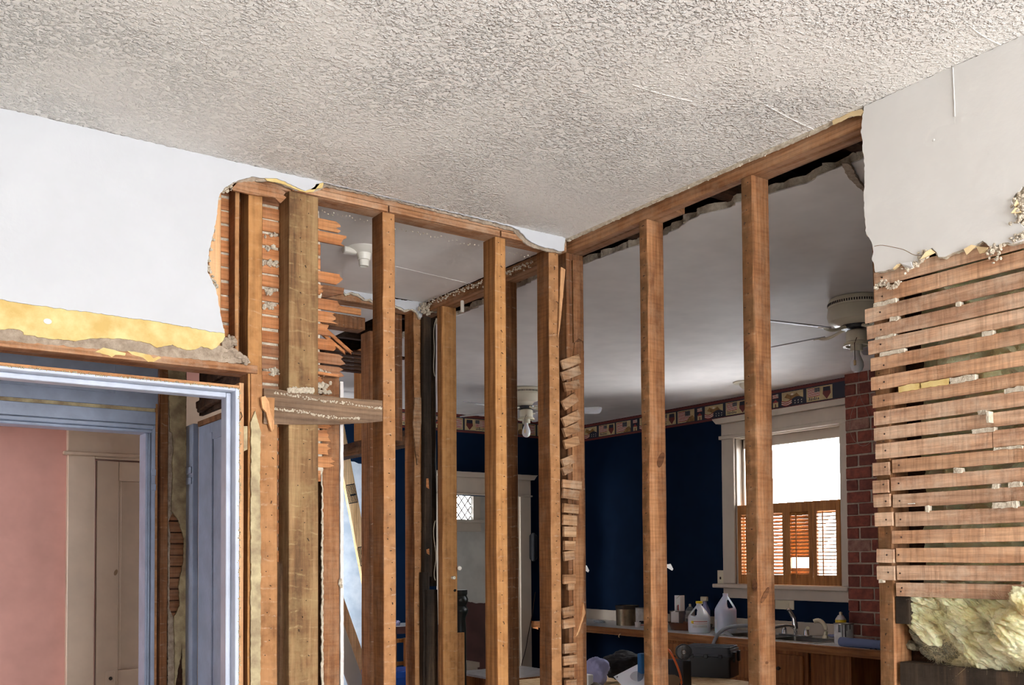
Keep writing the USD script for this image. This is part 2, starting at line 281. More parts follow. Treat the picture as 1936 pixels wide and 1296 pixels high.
def bx(x0, x1, y0, y1, z0, z1, b=0.002):
    lo, hi = np.minimum((x0, y0, z0), (x1, y1, z1)), np.maximum((x0, y0, z0), (x1, y1, z1)); b = min(b, (hi - lo).min() * 0.3)
    if b <= 0: return trimesh.creation.box(bounds=[lo, hi])
    P = []
    for i in range(8):
        c = np.array([(lo, hi)[i >> k & 1][k] for k in range(3)]); s = np.array([1 if i >> k & 1 == 0 else -1 for k in range(3)]) * b
        for k in range(3):
            q = c + s; q[k] = c[k]; P.append(q)
    return trimesh.convex.convex_hull(np.array(P))


def timber(x0, x1, y0, y1, z0, z1, axis='z', amp=0.0015, bev=0.004, step=0.07, seed=0):
    """A sawn timber: bevelled section, slightly wavy along its length."""
    lo, hi = np.minimum((x0, y0, z0), (x1, y1, z1)), np.maximum((x0, y0, z0), (x1, y1, z1)); k = 'xyz'.index(axis); a, b = [i for i in range(3) if i != k]
    if k == 1: a, b = b, a
    n = max(2, int((hi[k] - lo[k]) / step) + 1); t = np.linspace(lo[k], hi[k], n)
    bev = min(bev, 0.3 * (hi[a] - lo[a]), 0.3 * (hi[b] - lo[b]))
    sec = np.array([(lo[a] + bev, lo[b]), (hi[a] - bev, lo[b]), (hi[a], lo[b] + bev), (hi[a], hi[b] - bev), (hi[a] - bev, hi[b]), (lo[a] + bev, hi[b]), (lo[a], hi[b] - bev), (lo[a], lo[b] + bev)])
    V = np.zeros((n, 8, 3)); V[:, :, k] = t[:, None]
    for j in range(8):
        q = np.stack([t * 7, np.full(n, j * 5.3 + seed), np.full(n, seed * 1.7)], 1)
        V[:, j, a] = sec[j, 0] + amp * (2 * meshkit.noise(q, 1) - 1); V[:, j, b] = sec[j, 1] + amp * (2 * meshkit.noise(q, 2) - 1)
    V = V.reshape(-1, 3); F = []
    for i in range(n - 1):
        for j in range(8):
            p, q = i * 8 + j, i * 8 + (j + 1) % 8; F += [(p, q, q + 8), (p, q + 8, p + 8)]
    for i in range(1, 7): F += [(0, i + 1, i), ((n - 1) * 8, (n - 1) * 8 + i, (n - 1) * 8 + i + 1)]
    m = trimesh.Trimesh(V, F, process=False); 
    if m.volume < 0: m.invert()
    return m


def extr(poly, plane, a, b):
    """A 2-D outline in the plane normal to x, y or z (coordinates (y,z), (x,z), (x,y)), given thickness from a to b."""
    if not isinstance(poly, (Polygon, MultiPolygon)): poly = Polygon(poly)
    poly = poly.buffer(0); out = []
    for g in getattr(poly, 'geoms', [poly]):
        if g.area < 1e-7: continue
        m = trimesh.creation.extrude_polygon(g, abs(b - a), engine='earcut'); v = np.array(m.vertices); w = v[:, 2] + min(a, b)
        m = trimesh.Trimesh({'x': np.stack([w, v[:, 0], v[:, 1]], 1), 'y': np.stack([v[:, 0], w, v[:, 1]], 1), 'z': np.stack([v[:, 0], v[:, 1], w], 1)}[plane], m.faces, process=False)
        if m.volume < 0: m.invert()
        out.append(m)
    return cat(out)


def rough(pts, amp=0.004, step=0.006, seed=0, freq=90):
    """A torn outline: the polygon's edge broken up finely."""
    P = Polygon(pts).buffer(0)
    if isinstance(P, MultiPolygon): P = max(P.geoms, key=lambda g: g.area)
    L = np.array(P.exterior.coords); out = []
    for (p, q) in zip(L[:-1], L[1:]):
        d = np.linalg.norm(q - p); n = max(1, min(400, int(d / step)))
        for i in range(n): out.append(p + (q - p) * i / n)
    o = np.array(out); q = np.stack([o[:, 0] * freq, o[:, 1] * freq, np.full(len(o), seed)], 1)
    o = o + amp * np.stack([2 * meshkit.fbm(q, 3, seed) - 1, 2 * meshkit.fbm(q, 3, seed + 9) - 1], 1)
    return Polygon(o).buffer(0)


def tube(pts, r, n=8, close=True):
    P = np.array(pts, float); t = np.gradient(P, axis=0); t /= np.linalg.norm(t, axis=1)[:, None]; up = np.array([0, 0, 1.0]) if abs(t[:, 2]).mean() < 0.8 else np.array([1.0, 0, 0])
    r = np.broadcast_to(r, len(P)); V = []
    for p, d, rr in zip(P, t, r):
        a = np.cross(d, up); a /= np.linalg.norm(a); b = np.cross(a, d)
        V += [p + rr * (math.cos(u) * a + math.sin(u) * b) for u in np.linspace(0, 2 * math.pi, n, endpoint=False)]
    F = []
    for i in range(len(P) - 1):
        for j in range(n):
            p, q = i * n + j, i * n + (j + 1) % n; F += [(p, q, q + n), (p, q + n, p + n)]
    e = (len(P) - 1) * n
    for i in range(1, n - 1): F += [(0, i + 1, i), (e, e + i, e + i + 1)]
    m = trimesh.Trimesh(V, F, process=False)
    if m.volume < 0: m.invert()
    return m


def curve(pts, n=24):
    from scipy.interpolate import CubicSpline
    P = np.array(pts, float); t = np.r_[0, np.cumsum(np.linalg.norm(np.diff(P, axis=0), axis=1))]
    return CubicSpline(t, P)(np.linspace(0, t[-1], n))


def lathe(prof, c, n=32):
    """prof: (radius, height) from the bottom up."""
    m = trimesh.creation.revolve(np.array([(max(r, 0), z) for r, z in prof]), sections=n); m.apply_translation(c)
    if m.volume < 0: m.invert()
    return m


def rot(m, ang, axis, c): m.apply_transform(trimesh.transformations.rotation_matrix(ang, axis, c)); return m


def blob(c, r, seed=0, amp=0.35, freq=6, sub=3):
    m = trimesh.creation.icosphere(sub); v = np.array(m.vertices); d = 1 + amp * (2 * meshkit.fbm(v * freq / 4 + seed * 3.1, 4, seed) - 1)
    return trimesh.Trimesh(v * d[:, None] * np.array(r) + np.array(c), m.faces, process=False)


def crumbs(pts, size, seed=0):
    """Lumps of broken plaster, joined."""
    rs = np.random.RandomState(seed); out = []
    for p in pts:
        s = size * rs.uniform(0.5, 1.3, 3); m = trimesh.creation.icosphere(1); v = np.array(m.vertices) * rs.uniform(0.7, 1.2, (len(m.vertices), 1)) * s + p; out.append(trimesh.Trimesh(v, m.faces, process=False))
    return cat(out)


def board(px0, px1, z0, z1, y0, y1, jl=0.0, jr=0.0, seed=0, slope=0.0, step=0.006):
    """A board or lath along x with broken (jagged) ends, thickness y0..y1."""
    rs = np.random.RandomState(seed); n = max(2, int((z1 - z0) / step)); zz = np.linspace(z0, z1, n)
    R = [(px1 - jr * rs.rand() ** 0.7, z) for z in zz]; L = [(px0 + jl * rs.rand(), z) for z in zz[::-1]]
    P = [(x, z + slope * (x - px0)) for x, z in R + L]
    return extr(P, 'y', y0, y1)

# ================================================================== SETTING
RS = np.random.RandomState(7)
D0 = 0.026; D1 = 0.108          # front and back of the studs behind lath and plaster
YP = 1.17                       # the passage's far wall (plaster face)
XC, YD = 3.533, 4.288           # the kitchen's window wall and its far wall


def struct(name, mesh, m, smooth=False): one(name, mesh, m, None, None, None, 'structure', smooth)


struct('floor', bx(-5.6, 3.9, -6.4, 6.4, -0.05, 0, 0), 'floor')
# front room ceiling with its board joints as low ridges
t = T('ceiling', kind='structure')
t.p('ceiling_board', extr([(-5.5, -6.2), (0.02, -6.2), (0.02, 0.02), (-5.5, 0.02)], 'z', H, H + 0.02), 'ceil')
for (a, b) in (((1440, 194), (1541, 246)), ((1835, 50), (1893, 85)), ((1195, 160), (1310, 192))):
    p, q = onz(*a, H - 0.001), onz(*b, H - 0.001); t.p('joint_ridge', tube(curve([p, (p + q) / 2 + [0.006, 0.005, 0], q], 14), 0.0014, 5), 'ceil', 40)
t.done()
# kitchen and passage ceiling: plain plaster, its torn edge hanging over the right wall's plate
edge = PZ([(1040, 522), (1080, 504), (1112, 492), (1150, 477), (1180, 468), (1205, 460), (1235, 450), (1265, 432), (1300, 412), (1322, 402), (1345, 397), (1368, 392), (1380, 382), (1402, 378), (1440, 365), (1480, 354), (1510, 345), (1545, 334), (1580, 320), (1605, 312), (1640, 297), (1700, 270)], H)
kp = [(0.3, 4.35)] + [(0.3, 1.6), (0.28, 0.9), (0.24, 0.5)] + edge + [(0.3, -4.1), (3.7, -4.1), (3.7, 4.35)]
t = T('ceiling', kind='structure')
kp = [(x + (0.03 if x < 0.5 and -0.9 < y < 0.3 else 0), y) for x, y in kp]; t.p('ceiling_plaster', extr(rough(kp, 0.012, 0.02, 3, 40), 'z', H, H + 0.004), 'kceil')
kb = Polygon(rough([(x + (0.006 if x < 0.5 else 0), y) for x, y in kp], 0.03, 0.012, 8, 28)); t.p('broken_plaster', extr(kb, 'z', H + 0.0042, H + 0.034), 'key')
# the loose flap of plaster near the right
fl = PZ([(1592, 308), (1604, 308), (1614, 320), (1616, 332), (1632, 352), (1640, 368), (1620, 352), (1603, 335), (1596, 322)], H - 0.012)
t.p('loose_flake', extr(rough(fl, 0.004, 0.01, 5), 'z', H - 0.014, H - 0.004), 'brown')
t.done()
pp = [(-1.6, 0.12), (0.022, 0.12), (0.022, YP), (-1.6, YP)]
t = T('ceiling', kind='structure'); t.p('ceiling_plaster', extr(rough(pp, 0.006, 0.03, 4), 'z', H, H + 0.02), 'kceil')
p, q = onz(740, 502, H), onz(925, 545, H); t.p('joint_ridge', tube(curve([p, (p + q) / 2, q], 8), 0.0016, 5), 'kceil', 40); t.done()
struct('ceiling', bx(-3.4, -1.12, 0.14, 1.17, H - 0.35, H - 0.33), 'oldyellow')
struct('ceiling', bx(-3.4, -0.05, 1.3, 4.3, H, H + 0.02), 'kceil')
struct('ceiling', bx(-5.6, 3.9, -6.4, 6.4, H + 0.2, H + 0.24, 0), 'joist')        # the floor above, over the dark joist bays
for k, y in enumerate((-2.9, -2.3, -1.72, -1.16, -0.62, -0.1, 0.45, 1.0, 1.6, 2.2, 2.8, 3.4)):
    struct('ceiling_joist', timber(0.02, 3.6, y, y + 0.05, H + 0.03, H + 0.2, 'x', 0.003, seed=k), 'joist', 40)

# ---- left wall (y = 0): skim, old yellow plaster, brown coat; the laths of its far side
A_white = [(-420, 106), (0, 203.5), (1069, 449.6), (1066, 474), (1058, 476), (1048, 471), (1035, 469), (1020, 465), (1005, 458), (997, 452), (989, 443), (982, 436), (965, 428), (940, 421.5), (900, 412), (870, 405), (820, 393), (760, 379), (700, 365.5), (640, 351.5), (612, 345.5), (600, 348), (591, 356), (577, 361), (560, 353), (540, 344), (522, 337), (500, 337), (478, 334), (466, 337), (452, 341), (438, 347), (425, 355), (416, 368), (411, 385), (410, 404), (407, 424), (403, 444), (397, 468), (393, 492), (393, 514), (400, 529), (408, 545), (412, 565), (416, 588), (420, 610), (425, 630), (400, 627), (350, 617.5), (300, 608.5), (240, 600.5), (180, 592), (120, 585), (90, 580), (40, 573), (0, 566), (-420, 505)]
A_yel = [(-420, 480), (0, 545), (240, 580), (405, 610), (424, 622), (426, 638), (419, 648), (409, 657), (402, 662), (392, 658), (380, 655), (370, 661), (360, 663), (345, 660), (335, 656), (325, 651), (310, 655), (297, 657), (282, 649), (265, 646), (243, 643), (228, 641), (205, 640), (170, 640), (142, 645), (120, 643), (95, 641), (70, 637), (60, 634), (46, 633), (45, 628), (38, 624), (20, 622), (0, 623), (-420, 560)]
A_brn = [(-420, 440), (0, 530), (180, 560), (380, 590), (400, 540), (385, 500), (398, 440), (404, 400), (412, 366), (440, 346), (480, 342), (520, 343), (560, 360), (592, 364), (620, 353), (700, 369), (760, 383), (820, 398), (870, 411), (940, 428), (972, 437), (984, 450), (1000, 464), (1020, 471), (1036, 475), (1050, 477), (1064, 479), (1071, 460), (1071, 451), (1000, 436), (0, 207), (-420, 112), (-420, 440)]
A_brn2 = [(-420, 520), (0, 590), (300, 640), (400, 650), (418, 655), (436, 662), (455, 668), (470, 678), (474, 687), (440, 687), (410, 684), (240, 666), (0, 643), (-420, 600)]
t = T('wall_left', kind='structure')
t.p('white_plaster', extr(rough(PA(A_white, 0.0), 0.0028, 0.005, 1), 'y', 0.0, 0.005), 'white', label='white painted skim coat with torn edge')
t.p('yellow_plaster', extr(rough(PA(A_yel, 0.0055), 0.003, 0.005, 2), 'y', 0.0055, 0.010), 'yellow', label='yellow old plaster band')
t.p('brown_coat', extr(rough(PA(A_brn, 0.006), 0.004, 0.006, 3).union(rough(PA(A_brn2, 0.0105), 0.004, 0.006, 4)), 'y', 0.0105, 0.0175), 'brown', label='grey brown coat of plaster')
for pts, s in (([(500, 336), (515, 335), (530, 340), (545, 341), (556, 350), (570, 358), (588, 357), (597, 344), (604, 349), (592, 363), (578, 364), (560, 358), (540, 350), (520, 344), (505, 342)], 5), ([(594, 344), (612, 346), (610, 355), (596, 358), (588, 358)], 6)):
    t.p('yellow_flake', extr(rough(PA(pts, 0.0052), 0.002, 0.004, s), 'y', 0.0052, 0.0088), 'yellow')
# the left wall's unseen remainder towards the camera and left of the door
t.p('white_plaster', bx(-5.5, -2.42, 0.0, 0.03, 0, 2.0, 0), 'white')
t.p('white_plaster', bx(-5.5, -2.95, 0.0, 0.03, 2.0, H, 0), 'white')
# back laths and the plaster squeezed between them
zrow = [float(ony(500, 393 + 26 * k + 8, D1)[2]) for k in range(-1, 26)]
ends = [600, 646, 659, 606, 606, 651, 618, 651, 641, 632, 640, 655, 652, 618, 612, 640, 633, 628, 628, 636, 606, 600, 590, 590, 590, 590, 590]
for k, z in enumerate(zrow):
    xr = ony(ends[k], 500, D1)[0]; xl = ony(392 if z > 2.17 else 480, 500, D1)[0]
    if k >= 21: xr = ony(545, 500, D1)[0]
    dz = 0.001 * RS.randn(); s = 0.004 * RS.randn()
    xs = xl + 0.12 + 0.3 * RS.rand()
    t.p('lath', board(xl, xr, z - 0.019 + dz, z + 0.0185 + dz, D1, D1 + 0.008, 0, 0.03 if ends[k] > 606 else 0, 40 + k, s), ('lath', 'lath', 'lath_d')[RS.randint(3)])
zz = np.linspace(zrow[-1], zrow[0] + 0.05, 400); prof = [(ony(482, 500, D1)[0], zrow[-1]), (ony(482, 500, D1)[0], 2.15), (ony(392, 500, D1)[0], 2.17), (ony(392, 500, D1)[0], H - 0.06), (ony(604, 500, D1)[0], H - 0.06), (ony(608, 500, D1)[0], 2.45), (ony(604, 500, D1)[0], 2.05), (ony(612, 500, D1)[0], 1.85), (ony(535, 500, D1)[0], zrow[-1])]
t.p('plaster_key', extr(rough(prof, 0.006, 0.01, 12), 'y', D1 + 0.006, D1 + 0.022), 'key', kind='stuff')
keyp = []
for (px, py, n) in ((505, 498, 9), (515, 500, 8), (512, 553, 10), (508, 578, 12), (520, 700, 8), (516, 706, 8), (608, 704, 8), (610, 728, 12), (612, 738, 10), (506, 470, 4), (514, 445, 4)):
    c = ony(px, py, D1 - 0.003); keyp += [c + RS.randn(3) * [0.012, 0.003, 0.005] for _ in range(n)]
t.p('plaster_lump', crumbs(keyp, 0.008, 3), 'key', kind='stuff')
# the splintered pieces of lath hanging beside the post
for (a, b, w, y) in (((603, 612), (667, 668), 0.013, D1 + 0.03), ((603, 625), (655, 668), 0.012, D1 + 0.05), ((600, 705), (643, 711), 0.010, D1 - 0.03)):
    p, q = ony(*a, y), ony(*b, y); d = (q - p) / np.linalg.norm(q - p); n_ = np.array([-d[2], 0, d[0]])
    P = [p + n_ * w * .5, q + n_ * w * .3, q - d * 0.01, q - n_ * w * .5, p - n_ * w * .5]; t.p('lath_splinter', extr([(v[0], v[2]) for v in P], 'y', y, y + 0.008), 'lath')
# crumbs of plaster lying on the header's end
keyp = [ony(px, py, 0.012 + 0.02 * RS.rand()) + RS.randn(3) * [0.008, 0.004, 0.005] for px, py, n in ((433, 652, 14), (440, 664, 8), (425, 672, 14), (452, 676, 12), (462, 682, 12), (445, 672, 8), (440, 640, 3)) for _ in range(n)]
t.p('plaster_lump', crumbs(keyp, 0.010, 4), 'brown', kind='stuff')
t.p('plaster_lump', blob(ony(430, 649, 0.012), (0.019, 0.012, 0.017), 3, 0.35, 7), 'brown', 40)
# torn edge crumbs beside the laths
keyp = [ony(px, py, 0.012) + RS.randn(3) * [0.004, 0.003, 0.006] for px, py in ((409, 372), (406, 390), (404, 410), (402, 430), (400, 450), (397, 470), (394, 490), (395, 510), (402, 528), (408, 540), (428, 356), (420, 362), (436, 352)) for _ in range(10)]
t.p('plaster_lump', crumbs(keyp, 0.0045, 5), 'key', kind='stuff')
# picture hook scar
c = ony(90, 608, 0.004); t.p('filler_spot', extr(Polygon([(c[0] + 0.011 * math.cos(a), c[2] + 0.008 * math.sin(a)) for a in np.linspace(0, 6.28, 12)]), 'y', 0.003, 0.008), 'porcelain')
t.done()

# ---- right wall (x = 0): eggshell plaster above, bare laths below, insulation behind
B_pl = [(1634, 200.5), (1936, 66), (2330, -109), (2330, 330), (2100, 400), (1936, 452), (1926, 457), (1912, 461), (1900, 458), (1890, 462), (1876, 468), (1866, 462), (1858, 455), (1846, 462), (1832, 470), (1815, 472), (1800, 478), (1786, 486), (1775, 486), (1770, 478), (1762, 470), (1755, 474), (1748, 482), (1740, 492), (1730, 500), (1716, 506), (1708, 498), (1700, 498), (1688, 507), (1672, 512), (1655, 515), (1653, 503), (1648, 489), (1651, 472), (1650, 462), (1645, 454), (1637, 444), (1636, 420), (1634, 400), (1633, 370), (1635, 345), (1634, 310), (1632, 290), (1630, 268), (1628, 250), (1630, 228)]
t = T('wall_right', kind='structure')
P = rough(PB(B_pl, 0.0), 0.003, 0.005, 21); hole = rough(PB([(1912, 378), (1921, 366), (1934, 352), (1960, 360), (1970, 400), (1955, 430), (1936, 432), (1922, 415)], 0.0), 0.003, 0.005, 5)
t.p('white_plaster', extr(P.difference(hole), 'x', 0.0, 0.006), 'greywhite', label='off-white plaster with a torn edge')
B2 = [(p[0] + (2 if p[0] < 1660 else 0), p[1] + (3 if p[1] > 440 and p[0] > 1655 else 0)) for p in B_pl]
t.p('brown_coat', extr(rough(PB(B2, 0.006), 0.005, 0.005, 22), 'x', 0.0062, 0.0175), 'key')
# crack in the plaster: a fine dark wire-like line proud of the surface
t.p('crack', tube(curve([onx(px, py, 0.0) for px, py in ((1653, 466), (1665, 464), (1690, 468), (1710, 473), (1725, 481), (1748, 480))], 20), 0.0008, 4), 'card')
p = [onx(px, py, -0.001) for px, py in ((1801, 128), (1803, 165), (1805, 220))]; t.p('joint_ridge', tube(curve(p, 10), 0.0016, 5), 'greywhite', 40)
t.p('nail_head', blob(onx(1765, 265, 0), (0.002, 0.004, 0.004), 2, 0.3, 6, 1), 'greywhite', 40)
# torn lumps and curled paper flakes
for (px, py, n) in ((1750, 478, 14), (1740, 492, 12), (1728, 501, 16), (1718, 508, 10), (1884, 470, 20), (1875, 478, 14), (1880, 490, 8), (1920, 452, 12), (1932, 446, 12), (1928, 372, 16), (1932, 395, 26), (1934, 415, 20), (1924, 420, 8), (1660, 540, 9), (1668, 535, 6), (1692, 538, 10), (1680, 541, 8)):
    t.p('plaster_crumb', crumbs([onx(px, py, 0.002) + RS.randn(3) * [0.004, 0.008, 0.005] for _ in range(n)], 0.0045, px), 'key', kind='stuff')
for pts in ([(1911, 403), (1919, 393), (1932, 392), (1930, 402), (1920, 405)], [(1917, 388), (1922, 378), (1926, 386), (1921, 394)], [(1822, 471), (1836, 463), (1846, 465), (1836, 474), (1827, 482)], [(1845, 466), (1868, 468), (1862, 478), (1852, 480)], [(1740, 490), (1750, 476), (1760, 471), (1768, 478), (1760, 480), (1748, 488)], [(1688, 508), (1696, 500), (1702, 499), (1700, 504), (1690, 511)]):
    q = [onx(a, b, -0.012 if i < 2 else 0.0) for i, (a, b) in enumerate(pts)]; v = np.array(q + [u + [0.0025, 0, 0] for u in q]); t.p('paper_flake', trimesh.convex.convex_hull(v), 'kraft')
q = [onx(1702, 498, -0.012), onx(1722, 495, -0.014), onx(1726, 506, -0.01), onx(1714, 510, 0.0)]; t.p('paper_flake', trimesh.convex.convex_hull(np.array(q + [u + [0.002, 0, 0] for u in q])), 'paper')
# the laths: (bottom, top) height from the photo's rows, left end in pixels
LZ = [2.2467, 2.2397, 2.1992, 2.1894, 2.1521, 2.1461, 2.107, 2.0972, 2.0595, 2.0428, 2.0037, 1.9898, 1.9541, 1.9438, 1.9066, 1.8978, 1.8616, 1.8519, 1.8087, 1.8032, 1.7663, 1.7545, 1.7189, 1.7072, 1.6715, 1.6576, 1.6189, 1.6072, 1.5725, 1.5592, 1.5216, 1.5115, 1.4726, 1.4643, 1.4276]
rows = [(2.2870, 2.2490, 1656)] + [(LZ[i], LZ[i + 1], x) for i, x in zip(range(1, 35, 2), (1637, 1640, 1642, 1646, 1646, 1648, 1650, 1650, 1652, 1683, 1680, 1683, 1687, 1680, 1687, 1688, 1686, 1690))]
rows = [(2.337, 2.2965, 1656), (2.2905, 2.2500, 1656)] + [(LZ[2 * i + 1], LZ[2 * i + 2], x) for i, x in enumerate((1637, 1640, 1642, 1646, 1646, 1648, 1650, 1650, 1652, 1683, 1680, 1683, 1687, 1680, 1687, 1688, 1686))]
rows.append((1.4643, 1.4276, 1690))
rows = sorted(set(rows), reverse=True)


def lathy(y0, y1, z0, z1, seed, m, x0=0.018, x1=0.026, tilt=0.0):
    q = timber(x0, x1, y0, y1, z0, z1, 'y', 0.0012, 0.0015, 0.045, seed); t.p('lath', rot(q, tilt, [1, 0, 0], [(x0 + x1) / 2, y1, (z0 + z1) / 2]) if tilt else q, m, 40)


for k, (zt, zb, px) in enumerate(rows):
    zc = (zt + zb) / 2; py = 1080 - (zc - 1.5) * 600; y1 = onx(px, 700, 0.018)[1]
    kk = k - 1; m = 'lath_y2' if kk in (0, 4, 5, 6, 10, 14, 15) else 'lath_y'
    if k == 10:
        ym = onx(1876, 800, 0.018)[1]; lathy(ym + 0.001, y1, zb, zt, 60 + k, m); lathy(-3.3, ym - 0.001, zb + 0.001, zt + 0.001, 90 + k, m)
    else: lathy(-3.3, y1, zb + 0.0008 * RS.randn(), zt, 60 + k, m, tilt=0.0015 * RS.randn())
for px0, px1, k, dz in ((1651, 1681, 10, -0.004), (1650, 1679, 11, -0.005), (1651, 1681.5, 12, 0.002), (1653, 1686, 13, 0.001), (1655, 1687, 15, -0.002), (1655, 1687.5, 16, -0.002)):
    zt, zb, _ = rows[k + 1]; lathy(onx(px1, 900, 0.016)[1], onx(px0, 900, 0.016)[1], zb + dz, zt + dz, 130 + k, 'lath_y', 0.014, 0.024, 0.02 * RS.randn())
# nails in the lath ends
nl = [trimesh.creation.icosphere(1, 0.0024).apply_translation([0.0175, onx(px, 800, 0.018)[1], (rows[k][0] + rows[k][1]) / 2 + 0.003 * RS.randn()]) for k, px in list(enumerate((1673, 1673, 1668, 1669, 1668, 1673, 1673, 1672, 1673, 1672, 1673, 1698, 1697, 1698, 1699, 1700, 1694, 1696, 1697, 1699)))[:len(rows)]] + [trimesh.creation.icosphere(1, 0.0024).apply_translation([0.0135, onx(px, 800, 0.014)[1], (rows[k + 1][0] + rows[k + 1][1]) / 2]) for k, px in ((10, 1672), (11, 1668), (12, 1672), (13, 1672), (15, 1672), (16, 1674))]
t.p('nail_head', cat(nl), 'nail', kind='stuff')
# plaster left between the laths
for k, a, b, m in ((0, 1655, 1698, 'key'), (1, 1686, 1700, 'key'), (2, 1658, 1694, 'key'), (3, 1665, 1712, 'key'), (5, 1700, 1738, 'yellow'), (5, 1742, 1798, 'yellow'), (5, 1796, 1845, 'key'), (6, 1900, 1936, 'key'), (7, 1849, 1863, 'key'), (8, 1836, 1878, 'key'), (9, 1877, 1930, 'key'), (10, 1800, 1815, 'key'), (11, 1872, 1884, 'key'), (11, 1903, 1926, 'key'), (12, 1872, 1917, 'key'), (12, 1746, 1752, 'key'), (1, 1812, 1819, 'key'), (3, 1860, 1880, 'key'), (17, 1918, 1926, 'key'), (16, 1655, 1664, 'key')):
    k += 1
    if k + 1 >= len(rows): continue
    z = (rows[k][1] + rows[k + 1][0]) / 2; g = max(0.006, rows[k][1] - rows[k + 1][0]); ya, yb = sorted((onx(a, 700, 0.018)[1], onx(b, 700, 0.018)[1]))
    t.p('plaster_key', extr(rough(sbox(ya, z - g * 0.7, yb, z + g * 0.45).exterior.coords, 0.003, 0.005, k * 7 + a), 'x', 0.013, 0.03), m)
c = onx(1873, 790, 0.012); t.p('plaster_key', extr(rough(sbox(c[1] - 0.004, c[2] - 0.014, c[1] + 0.003, c[2] + 0.014).exterior.coords, 0.002, 0.004, 5), 'x', -0.004, 0.018), 'key')
c = onx(1722, 953, 0.014); t.p('staple', bx(0.012, 0.017, c[1] - 0.011, c[1] + 0.008, c[2] - 0.001, c[2] + 0.0012, 0), 'porcelain')
# unseen rest of the wall towards the camera
t.p('white_plaster', bx(0, 0.02, -6.2, -3.3, 0, H, 0), 'greywhite'); t.p('white_plaster', extr(rough([(-3.3, 2.3), (-3.0, 2.31), (-2.8, 2.34), (-2.58, 2.33), (-2.4, 2.36), (-2.4, H), (-3.3, H)], 0.004, 0.01, 44), 'x', 0.0, 0.017), 'greywhite'); t.p('white_plaster', extr(rough([(-3.3, 0), (-2.62, 0), (-2.6, 0.9), (-2.66, 1.2), (-2.62, 1.41), (-3.3, 1.42)], 0.004, 0.01, 45), 'x', 0.0, 0.017), 'greywhite')
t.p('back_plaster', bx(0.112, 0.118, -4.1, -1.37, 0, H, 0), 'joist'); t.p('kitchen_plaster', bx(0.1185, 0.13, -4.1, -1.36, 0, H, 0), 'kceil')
t.p('crumbling_edge', extr(rough(PB([(1072, 449), (1200, 393), (1300, 349), (1400, 304), (1480, 268), (1540, 241), (1560, 232), (1632, 201), (1633, 214), (1600, 222), (1555, 244), (1480, 278), (1400, 312), (1300, 356), (1200, 399), (1074, 456)], 0.012), 0.0035, 0.005, 30), 'x', 0.006, 0.02), 'key', kind='stuff')
t.p('paper_flake', extr(rough(PB([(1574, 229), (1610, 212), (1630, 207), (1634, 212), (1628, 219), (1608, 220), (1590, 230), (1576, 237)], 0.004), 0.002, 0.005, 31), 'x', 0.002, 0.006), 'kraft')
t.p('crumbling_edge', crumbs([onx(1072 + u * 560, 453 - u * 247 + 4 * RS.rand(), 0.012) + RS.randn(3) * 0.002 for u in np.linspace(0, 0.98, 170)], 0.003, 8), 'key', kind='stuff')
t.done()

# ---- kitchen window wall, far wall, and the rest of the shell
t = T('wall_back', kind='structure')
wy0, wy1, wz0, wz1 = 1.335, 2.335, 1.30, 2.49
for y0, y1, z0, z1 in ((-4.1, wy0, 0, H + 0.03), (wy1, 4.4, 0, H + 0.03), (wy0, wy1, 0, wz0), (wy0, wy1, wz1, H + 0.03)): t.p('blue_wall', bx(XC, XC + 0.16, y0, y1, z0, z1, 0), 'blue')
t.done()
t = T('wall_far', kind='structure')
dx0, dx1, dz = 2.0, 2.79, 2.10
for x0, x1, z0, z1 in ((-3.4, dx0, 0, H + 0.03), (dx1, XC + 0.16, 0, H + 0.03), (dx0, dx1, dz, H + 0.03)): t.p('blue_wall', bx(x0, x1, YD, YD + 0.12, z0, z1, 0), 'blue')
t.p('grey_primer_patch', extr(rough([(0.55, 0.3), (1.32, 0.3), (1.30, 1.2), (1.36, 1.6), (1.30, 2.0), (1.28, 2.33), (0.6, 2.36)], 0.03, 0.05, 3), 'y', YD - 0.001, YD), 'swatch', label='grey primer brushed over the blue wall')
t.done()
struct('wall_kitchen_end', bx(0, 3.9, -4.15, -4.05, 0, H + 0.2, 0), 'kceil')
struct('wall_rear', cat([bx(-5.6, 0.1, -6.3, -6.2, 0, 0.6, 0), bx(-5.6, 0.1, -6.3, -6.2, 2.4, H + 0.2, 0), bx(-5.6, -2.37, -6.3, -6.2, 0.6, 2.4, 0), bx(-1.13, -1.12, -6.3, -6.2, 0.6, 2.4, 0), bx(-0.08, 0.1, -6.3, -6.2, 0.6, 2.4, 0)]), 'white')
struct('wall_side', bx(-5.6, -5.5, -6.3, 0.1, 0, H + 0.2, 0), 'darkwall')
struct('wall_hall_end', cat([bx(-4.3, -4.2, 0, 1.68, 0, H + 0.2, 0), bx(-4.3, -4.2, 2.52, 6.2, 0, H + 0.2, 0), bx(-4.3, -4.2, 1.68, 2.52, 0, 0.78, 0), bx(-4.3, -4.2, 1.68, 2.52, 2.02, H + 0.2, 0)]), 'pink')  # opening cut for the added pink room light
VX0, VX1, VZ0, VZ1 = 2.44, 2.92, 1.925, 2.175
t = T('wall_vestibule', kind='structure')
t.p('grey_wall', cat([bx(0.9, VX0, 5.3, 5.4, 1.06, H, 0), bx(VX1, 3.7, 5.3, 5.4, 1.06, H, 0), bx(VX0, VX1, 5.3, 5.4, 1.06, VZ0, 0), bx(VX0, VX1, 5.3, 5.4, VZ1, H, 0)]), 'vest')
t.p('maroon_dado', extr(rough([(0.9, 0), (3.7, 0), (3.7, 1.075), (2.95, 1.08), (2.86, 1.10), (2.8, 1.06), (0.9, 1.07)], 0.006, 0.02, 4), 'y', 5.295, 5.4), 'red')
